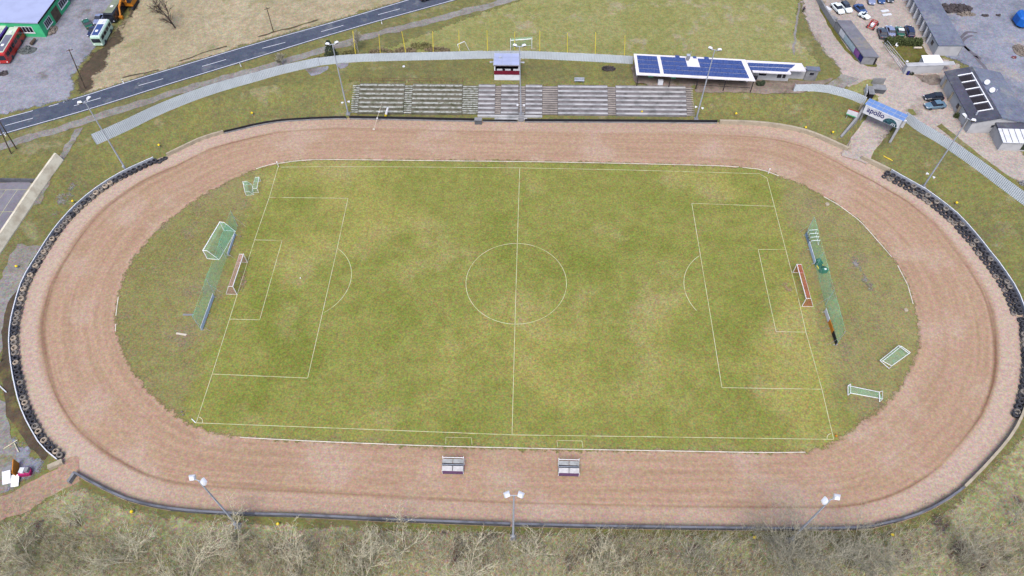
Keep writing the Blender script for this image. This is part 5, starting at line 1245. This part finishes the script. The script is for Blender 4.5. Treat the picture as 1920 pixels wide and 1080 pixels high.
def hwin(side, s0, s1, z0, z1, n, label=None):
    P_ = (lambda a0,a1,o0,o1,z0,z1: gh(MB(),a0,a1,o0,o1,z0,z1)) if side == 'r' else (lambda a0,a1,o0,o1,z0,z1: gh(MB(),o0,o1,a0,a1,z0,z1))
    fr = P_(s0-.1,s1+.1,-.06,-.003,z0-.1,z1+.1).build('window', m_offw, th)
    for i in range(n): P_(s0+(s1-s0)*i/n+.06,s0+(s1-s0)*(i+1)/n-.06,-.075,-.061,z0,z1).build('pane', m_glass, fr)
    P_(s0-.2,s1+.2,-.16,-.003,z0-.22,z0-.11).build('sill', m_white, fr)
k = WIN/ (45*45+63*63)**.5
hwin('r',.5*WIN*.25+.0,WIN*.33,1.2,2.7,4); hwin('r',WIN*.70,WIN*.96,1.2,2.7,4)
gh(MB(),WIN*.41,WIN*.63,-.08,-.003,0,2.9).build('door', m_wood, th)
hwin('f',2.2,6.2,1.3,2.7,5); hwin('f',9.5,13,1.3,2.7,5)
# banner hall (low building, left of the dirt yard)
c0 = G(1613,121); c1 = G(1640,122); u = c1-c0; u.z = 0; wB = u.length; u.normalize(); v = G(1563,54)-c0; v.z = 0; LB = v.length; v.normalize(); HB = 2.1
th = thing('low_hall', 'long low flat hall with a colourful banner strip on its long side', 'building', c0)
def lh(mb,a0,a1,b0,b1,z0,z1): return mb.obox(c0+u*a0+v*b0+Vector((0,0,z0)), u*(a1-a0), v*(b1-b0), Vector((0,0,z1-z0)))
lh(MB(),0,wB,0,LB,-.2,HB).build('wall', m_concg, th); lh(MB(),-.15,wB+.1,-.15,LB+.15,HB,HB+.18).build('roof', m_roofg, th)
lh(MB(),wB+.102,wB+2.2,1.5,LB-.2,-.02,.12).build('concrete_strip', m_conc, th); lh(MB(),wB-.5,wB-.1,-.06,-.004,0,1.8).build('door', m_dark, th)
m_pbl = paint('pale blue banner',C(176,200,214,.6)); m_purp2 = paint('purple banner',C(140,60,168))
for a, b, m in ((.1,1.6,m_navy),(1.6,3.8,m_purp2),(3.8,9,m_pbl),(9,LB-2.5,m_offw),(LB-2.4,LB-.6,m_concg)): lh(MB(),-.07,-.005,a,b-.05,.5,HB-.25).build('banner', m, th)
q = resample([G(1563,52),G(1551,34),G(1531,2),G(1520,-22)],3); MB().wall(q,1.5,.35,-.1).solo('boundary_wall', m_concg, 'pale grey block wall running on from the low hall to the top edge', 'wall')
for k,(a,b) in enumerate(((1541,4),(1551,20),(1562,37))):
    g = G(a,b); MB().box((g.x,g.y,g.z+.35),(1.6,.9,.7),2.2).solo('storage_box', [m_conc,m_offw,m_concg][k], ['tan crate behind the grey block wall, topmost','white chest behind the grey block wall beside the white car','grey crate behind the grey block wall next to the low hall'][k], 'box', 'boxes behind the block wall')
# hut at the top of the yard
c = G(1590,8); MB().prism([G(1578,4),G(1601,12),G(1608,-4),G(1586,-12)], 2.2).solo('yard_hut', m_conc, 'small pale flat roofed hut at the top of the dirt yard', 'hut')
# garage row, upper right
c0 = G(1738,82); v = G(1690,-8)-c0; v.z = 0; LG = 34.0; v.normalize(); u = Vector((v.y,-v.x,0)); 
if u.x < 0: u = -u
th = thing('garage_row', 'long row of open garages with white fins under a blue grey roof', 'building', c0); HG = 2.6; DG = 5.6
def gg(mb,a0,a1,b0,b1,z0,z1): return mb.obox(c0+u*a0+v*b0+Vector((0,0,z0)), u*(a1-a0), v*(b1-b0), Vector((0,0,z1-z0)))
gg(MB(),DG-.2,DG,-4.5,LG,-.2,HG).build('wall', m_concg, th); gg(MB(),3.2,3.4,0,LG,0,HG-.004).build('back_wall', m_dark, th); gg(MB(),.1,3.19,.1,LG-.1,-.1,.03).build('floor', m_dark, th)  # back wall and floor coloured dark to paint in the shade of the bays
gg(MB(),-.15,DG+.2,-4.6,LG+.2,HG,HG+.2).build('roof', m_roofs, th)
i = 0; b = .0
while b < LG: gg(MB(),-.25,3.0,b,b+.35,-.1,HG-.004).build('fin', m_offw, th); b += 2.45
gg(MB(),.21,DG-.21,-4.5,-4.3,-.1,HG-.004).build('wall', m_render, th)
ww = gg(MB(),.0,.2,-4.5,-.05,-.1,HG-.003).build('end_wall', m_render, th); gg(MB(),-.05,-.004,-2.2,-1.2,1.0,2.0).build('window', m_glass, th)
# white roofed shed
p = [P(1734,123,5.0),P(1772,123,5.0),P(1760,103.5,5.4),P(1727.5,104.5,5.4)]; th = thing('white_shed', 'shed with plain white sloping roof beside the brown garden', 'shed', Vector((P(1750,118,3).x,P(1750,118,3).y,3)))
MB().slab(p,.12).build('roof', m_white, th); mid = sum(p,Vector())/4; MB().loft([[Vector((mid.x+(q.x-mid.x)*.93,mid.y+(q.y-mid.y)*.93,z)) for q in p] for z in (2.9,4.85)]).build('wall', m_render, th)
# low white wall building in front
a, b = G(1694,139.5), G(1763,137); u = b-a; u.z = 0; Lw = u.length; u.normalize(); v = Vector((-u.y,u.x,0)); th = thing('low_building', 'low pale flat roofed building before the brown garden', 'building', a)
MB().obox(a-Vector((0,0,.2)),u*Lw,v*1.0,Vector((0,0,2.3))).build('wall', m_render, th); MB().obox(a-u*.1-v*.1+Vector((0,0,2.102)),u*(Lw+2.5),v*1.25,Vector((0,0,.12))).build('roof', m_render, th)
bush((1708,140),1.0,.7,.7,m_con,'small green bush before the low pale building',60,seed=41,leaf=.14)
g = G(1701,140); MB().tube(g,g+Vector((0,0,.9)),.3,.28,10).solo('barrel', m_navy, 'dark blue barrel before the low pale building', 'barrel')
# pipe fences
def pipefence(a, b, label, h=1.1, n=6):
    p, q = G(*a), G(*b); th = thing('pipe_fence', label, 'fence', p.lerp(q,.5), 0, 'pipe fences by the garden')
    for i in range(n+1): c = p.lerp(q,i/n); MB().tube(c,c+Vector((0,0,h)),.04,n=5).build('post', m_gal, th)
    for z in (h*.5,h): MB().tube(p+Vector((0,0,z)),q+Vector((0,0,z)),.04,n=5).build('rail', m_offw, th)
pipefence((1660,84),(1698,130),'white pipe fence beside the brown garden, nearer the garden'); pipefence((1656,86),(1689,132),'white pipe fence beside the brown garden, nearer the yard road',.9)
# hedge
a, b = G(1661,86), G(1727,89); hm = MB(); r2 = random.Random(9)
for i in range(1500):
    q = a.lerp(b,r2.random()) + Vector((0,r2.uniform(0,1.5),r2.uniform(.1,1.7))); uu = Vector((r2.uniform(-1,1),r2.uniform(-1,1),r2.uniform(-1,1))).normalized()*.22; vv_ = uu.orthogonal().normalized()*.18
    hm.add([q-uu-vv_,q+uu-vv_,q+vv_],[(0,1,2)])
d = b-a; hm.obox(a+Vector((0,.25,0)), d, Vector((0,1.0,0)), Vector((0,0,1.45))); hm.solo('hedge', m_hedge, 'clipped dark green hedge between parked cars and brown garden', 'hedge')
for (b_,l,m) in (((1680,88),'white garden chair left on the brown garden by the hedge',m_white),((1700,116),'white stone on the brown garden near the pipe fence',m_offw)):
    g = G(*b_)
    if 'chair' in l:
        th = thing('garden_chair', l, 'chair', g, .5)
        MB().box((0,0,.42),(.5,.5,.05)).build('seat', m, th, world=False); MB().box((0,.24,.68),(.5,.05,.5)).build('backrest', m, th, world=False)
        for x in (-.22,.22):
            for y in (-.22,.22): MB().box((x,y,.2),(.05,.05,.4)).build('leg', m, th, world=False)
    else: MB().sph(g+Vector((0,0,.15)),.35,7,5,(1,1,.6),.2).solo('stone', m, l, 'stone')
a, b = G(1711,89),G(1726,89); MB().tube(a+Vector((0,-.5,.3)),b+Vector((0,-.5,.3)),.22,.22,8).solo('log', m_plank, 'pale log lying at the foot of the hedge', 'log')
# house with roof frames
q0, q1 = G(1762,157), G(1811,250); v = q1-q0; v.z = 0; LH = v.length; v.normalize(); u = Vector((-v.y,v.x,0))
if u.x < 0: u = -u
th = thing('gabled_house', 'pale house with dark low roof carrying a white ladder of frames', 'building', q0.lerp(q1,.5)); z0 = 3.0; He = 2.9; Wd = 11.5; Hr = 4.2
def hh(mb,a0,a1,b0,b1,za,zb_): return mb.obox(Vector((q0.x,q0.y,z0))+v*a0+u*b0+Vector((0,0,za)), v*(a1-a0), u*(b1-b0), Vector((0,0,zb_-za)))
def hp(a, b, z): return Vector((q0.x,q0.y,z0+z)) + v*a + u*b
RG = 5.0
gw = MB()
for a in (0, LH-.02): pass
gw.loft([[hp(a,0,-.2),hp(a,Wd,-.2),hp(a,Wd,He-.2),hp(a,RG,Hr-.22),hp(a,0,He)] for a in (0,LH)]); gw.build('wall', m_render, th)
rl_ = MB().slab([hp(-.3,-.35,He-.0),hp(-.3,RG,Hr),hp(LH+.3,RG,Hr),hp(LH+.3,-.35,He-.0)],-.16); ro = rl_.build('roof', m_roofd, th)
MB().slab([hp(-.3,RG+.01,Hr),hp(-.3,Wd+.4,He-.25),hp(LH+.3,Wd+.4,He-.25),hp(LH+.3,RG+.01,Hr)],-.16).build('roof', m_roofs, th)
def rs3(a, b): return hp(a, b, He+(Hr-He)*(b+.35)/(RG+.35)+.3)
f0_, f1_ = LH*.12, LH*.84
for i in range(6):
    a = f0_+(f1_-f0_)*i/5; MB().tube(rs3(a,1.5),rs3(a,4.3),.11,n=5).build('frame_bar', m_white, th)
MB().tube(rs3(f0_-.2,4.2)+Vector((0,0,.02)),rs3(f1_+.2,4.2)+Vector((0,0,.02)),.13,n=5).build('frame_beam', m_white, th)
for i in range(5):
    a0 = f0_+(f1_-f0_)*i/5+.3; a1 = f0_+(f1_-f0_)*(i+1)/5-.3; MB().slab([rs3(a0,1.6)-Vector((0,0,.12)),rs3(a0,3.9)-Vector((0,0,.12)),rs3(a1,3.9)-Vector((0,0,.12)),rs3(a1,1.6)-Vector((0,0,.12))],.04).build('roof_panel', m_dark, th)
for a, b in ((LH*.36,RG+.6),(LH*.52,RG+.7)):
    q = hp(a,b,Hr); st = MB().tube(q,q+Vector((0,0,.8)),.06,n=5).build('dish_mast', m_gal, th); dv = Vector((-.3,-.8,.45)).normalized(); MB().tube(q+Vector((0,0,.8)),q+Vector((0,0,.8))+dv*.2,.12,.55,10).build('dish', m_offw, st)
for a, b in ((LH*.45,RG+2.6),(LH*.9,.9)):
    q = hp(a,b,He+.6); MB().tube(q,q+Vector((0,0,.7)),.16,n=7).build('vent_pipe', m_gal, th)
hh(MB(),LH+.004,LH+.03,4.2,5.0,1.6,2.2).build('window', m_glass, th)
for a in (.55,): hh(MB(),LH*a,LH*a+1.3,-.03,-.004,.9,2.0).build('window', m_glass, th)
for a in (.1,.36,.64,.9): hh(MB(),LH*a-.2,LH*a+.2,-.3,-.005,-.2,He-.6).build('buttress', m_conc, th)
bush((1792,220),1.1,1.1,1.2,m_hedge,'round green shrub against the pale house wall',140,seed=42,leaf=.14)
# annex
a0, b0_ = G(1870,282), G(1930,284); ua = b0_-a0; ua.z = 0; ua.normalize(); va = Vector((-ua.y,ua.x,0)); th = thing('annex', 'low annex with pale ribbed roof before the gabled house', 'building', a0)
def an(mb,x0,x1,y0,y1,z0_,z1_): return mb.obox(a0+ua*x0+va*y0+Vector((0,0,z0_)), ua*(x1-x0), va*(y1-y0), Vector((0,0,z1_-z0_)))
an(MB(),0,7.5,0,6.5,-.2,2.3).build('wall', m_render, th); 
def ap(x,y,z): return a0+ua*x+va*y+Vector((0,0,z))
MB().slab([ap(-.2,-.3,2.32),ap(7.8,-.3,2.32),ap(7.8,3.4,2.75),ap(-.2,3.4,2.75)],.1).build('roof', m_offw, th); MB().slab([ap(-.2,3.42,2.75),ap(7.8,3.42,2.75),ap(7.8,6.8,2.9),ap(-.2,6.8,2.9)],.12).build('roof', m_roofd, th)
for i in range(6): MB().tube(ap(.5+1.2*i,-.25,2.45),ap(.5+1.2*i,3.3,2.88),.07,n=4).build('roof_rib', m_concg, th)
an(MB(),4.2,6.4,-.04,-.004,.4,2.1).build('door', m_con, th)
heap((1918,345),1.6,1.2,.9,m_concg,'grey stack of stones at the right edge behind the sheet fence',10,seed=14,big=.45)
# bins by the gateway
g = G(1628,178); q = [G(1621,184),G(1621,168)]; MB().wall(q,1.5,.12,0).solo('board_fence', m_offw, 'short white board fence beside the waste containers', 'fence')
for (a,b,dx,dy,h,m,l) in ((1628.5,180,1.1,2.6,1.5,m_dark,'tall dark waste container next to the white board fence'),(1645,172,2.6,1.7,1.2,m_concd,'grey green waste container right of the dark one')):
    g = G(a,b); th = thing('waste_container', l, 'container', g, -.1, 'waste containers by the gateway'); MB().loft([[Vector((x*k*dx/2,y*k*dy/2,z)) for x,y in ((-1,-1),(1,-1),(1,1),(-1,1))] for z,k in ((.15,.85),(h,1))]).build('tub', m, th, world=False); MB().box((0,0,h+.05),(dx+.1,dy+.1,.09)).build('lid', m_concg, th, world=False)
    for x in (-1,1):
        for y in (-1,1): MB().tube((x*dx*.35,y*dy*.35-.05,.08),(x*dx*.35,y*dy*.35+.05,.08),.09,n=8).build('caster', m_black, th, world=False)
    q_ = g
g = G(1645,160); MB().wall([G(1633,158),G(1656,158)],1.6,.12,0).solo('board_fence', m_concg, 'grey green board fence behind the waste containers', 'fence')
# outline of kerb on the bank: yellow bar lying
a, b = G(1656,293),G(1673,302); MB().tube(a+Vector((0,0,.12)),b+Vector((0,0,.12)),.09,n=6).solo('barrier_pole', m_yel, 'yellow barrier pole lying on the bank right of the gateway road', 'pole')
# person walking at the top
def person(b, label, ang):
    g = G(*b); me = bpy.data.meshes.new('person'); V = [(0,0,.95),(0,0,1.2),(0,0,1.42),(0,0,1.53),(0,.02,1.66),(0,.02,1.74),(.2,0,1.4),(.27,.02,1.12),(.25,.12,.88),(-.2,0,1.4),(-.28,-.03,1.12),(-.26,.06,.88),(.1,0,.88),(.12,.16,.5),(.12,.1,.08),(.12,.24,.05),(-.1,0,.88),(-.11,-.05,.5),(-.11,-.22,.1),(-.11,-.1,.05)]
    E_ = [(0,1),(1,2),(2,3),(3,4),(4,5),(2,6),(6,7),(7,8),(2,9),(9,10),(10,11),(0,12),(12,13),(13,14),(14,15),(0,16),(16,17),(17,18),(18,19)]
    Rr = [.17,.16,.17,.07,.11,.09,.08,.06,.045,.08,.06,.045,.11,.08,.055,.045,.11,.08,.055,.045]
    me.from_pydata(V, E_, []); o = bpy.data.objects.new('person', me); COL.objects.link(o)
    o.modifiers.new('skin','SKIN'); sv = me.skin_vertices[0].data
    for i, r in enumerate(Rr): sv[i].radius = (r, r*.8)
    sv[0].use_root = True; o.modifiers.new('sub','SUBSURF').levels = 1
    m = M('dark clothing', C(40,42,58), .9, .15, 4); bpy.context.view_layer.update(); ev = o.evaluated_get(bpy.context.evaluated_depsgraph_get()); m2 = bpy.data.meshes.new_from_object(ev); bpy.data.objects.remove(o); m2.materials.clear(); m2.materials.append(m); m2.materials.append(M('skin', C(196,150,126), .7, .05, 3))
    for p in m2.polygons: p.material_index = 1 if (p.center.z > 1.5 or (abs(p.center.x) > .2 and p.center.z < .92 and p.center.z > .7)) else 0
    o = bpy.data.objects.new('person', m2); COL.objects.link(o); o.location = g; o.rotation_euler = (0,0,ang); tag(o, label, 'person')
    h = MB().sph((0,0,1.74),.115,8,5,(1,1.05,.75)).build('hair', M('dark hair', C(40,34,32), .9), o, world=False)
person((1505,24),'person in dark clothes walking on the dirt road at the top', 2.6)
# rubbish at lower left
def sheetbox(b, d, rz, rx, m, name, label, cat, z=.3): 
    g = G(*b); MB().box((g.x,g.y,g.z+z),d,rz,rx).solo(name, m, label, cat)
sheetbox((15,897),(1.2,2.0,.12),.3,.3,m_offw,'rubbish_board','white discarded panel leftmost in the rubbish at lower left','panel',.4)
sheetbox((31,903),(1.1,1.8,.12),.2,.25,m_white,'rubbish_board','white discarded panel leaning at the orange board in the rubbish','panel',.4)
sheetbox((17,882),(1.4,1.0,.5),.5,0,m_concg,'discarded_crate','grey crate behind the white panels in the rubbish','crate',.28)
sheetbox((35,882),(.12,2.4,1.7),.35,0,m_orange,'orange_board','upright orange board standing in the rubbish at lower left','board',.85)
g = G(51,888); th = thing('magenta_tub', 'magenta tub with pale boxes on top in the rubbish at lower left', 'tub', g, .2); MB().loft([[Vector((x*k,y*k,z)) for x,y in ((-.8,-.55),(.8,-.55),(.95,0),(.8,.55),(-.8,.55),(-.95,0))] for z,k in ((0,.85),(.8,1))]).build('tub', m_pink, th, world=False)
MB().box((-.25,.1,1.0),(.7,.8,.4)).solo('cardboard_box', m_offw, 'pale box on the magenta tub, larger of two', 'box').location = g+Vector((-.3,.1,.8)); MB().box((.25,.1,1.0),(.5,.7,.6)).solo('cardboard_box', m_concg, 'pale grey box on the magenta tub, taller of two', 'box').location = g+Vector((.5,.15,.8))
for k,(a,b) in enumerate((((8,842),(34,826)),((28,832),(36,848)))):
    p,q = G(*a),G(*b); MB().tube(p+Vector((0,0,.15)),q+Vector((0,0,.2)),.09,n=6).solo('fallen_branch', m_pbark, ['fallen pale branch in the scrub beside the left bend, longer one','fallen pale branch in the scrub beside the left bend, shorter one'][k], 'branch')
a,b = G(0,724),G(14,737); MB().tube(a+Vector((0,0,.3)),b+Vector((0,0,.3)),.09,n=6).solo('metal_tube', m_offw, 'white tube lying at the left picture edge below the yellow ball', 'tube')
# long concrete wall by the court
q = resample([G(120,301),G(81,356),G(40,418),(G(0,478)),G(-40,540)],3); sl = []
for i, p_ in enumerate(q):
    d = q[min(len(q)-1,i+1)] - q[max(0,i-1)]; d.z = 0; d.normalize(); n_ = Vector((-d.y,d.x,0)); n_ = n_ if n_.x < 0 else -n_
    sl.append([p_+Vector((0,0,-.3)), p_+Vector((0,0,.25)), p_+n_*.75+Vector((0,0,1.9)), p_+n_*1.15+Vector((0,0,1.9)), p_+n_*1.15+Vector((0,0,-.3))])
th = MB().loft(sl).solo('retaining_wall', M('weathered cream concrete', C(222,214,194,.6), .9, .12, .5, col2=C(190,178,158,.6)), 'long weathered cream concrete wall beside the asphalt court', 'wall')
MB().wall([G(-20,341,.0),G(12,341),G(75,342)],.9,.3,-.1).solo('court_wall', m_concd, 'dark low wall at the top end of the asphalt court', 'wall')
for (a_, l) in (((232,152),'left of the sheet fence end'),((11,251),'at the left picture edge'),((716,41),'near the top picture edge'),((452,121),'halfway along the road')):
    g = G(a_[0],a_[1]+4); th = thing('verge_post', 'white roadside marker post '+l, 'post', g, 0, 'white marker posts by the road'); MB().loft([[g+Vector((x*.09,y*.05,z)) for x,y in ((-1,-1),(1,-1),(1,1),(-1,1))] for z in (0,.85,.95)]).build('shaft', m_white, th); MB().box((g.x,g.y,g.z+.75),(.19,.11,.2)).build('black_band', m_black, th)
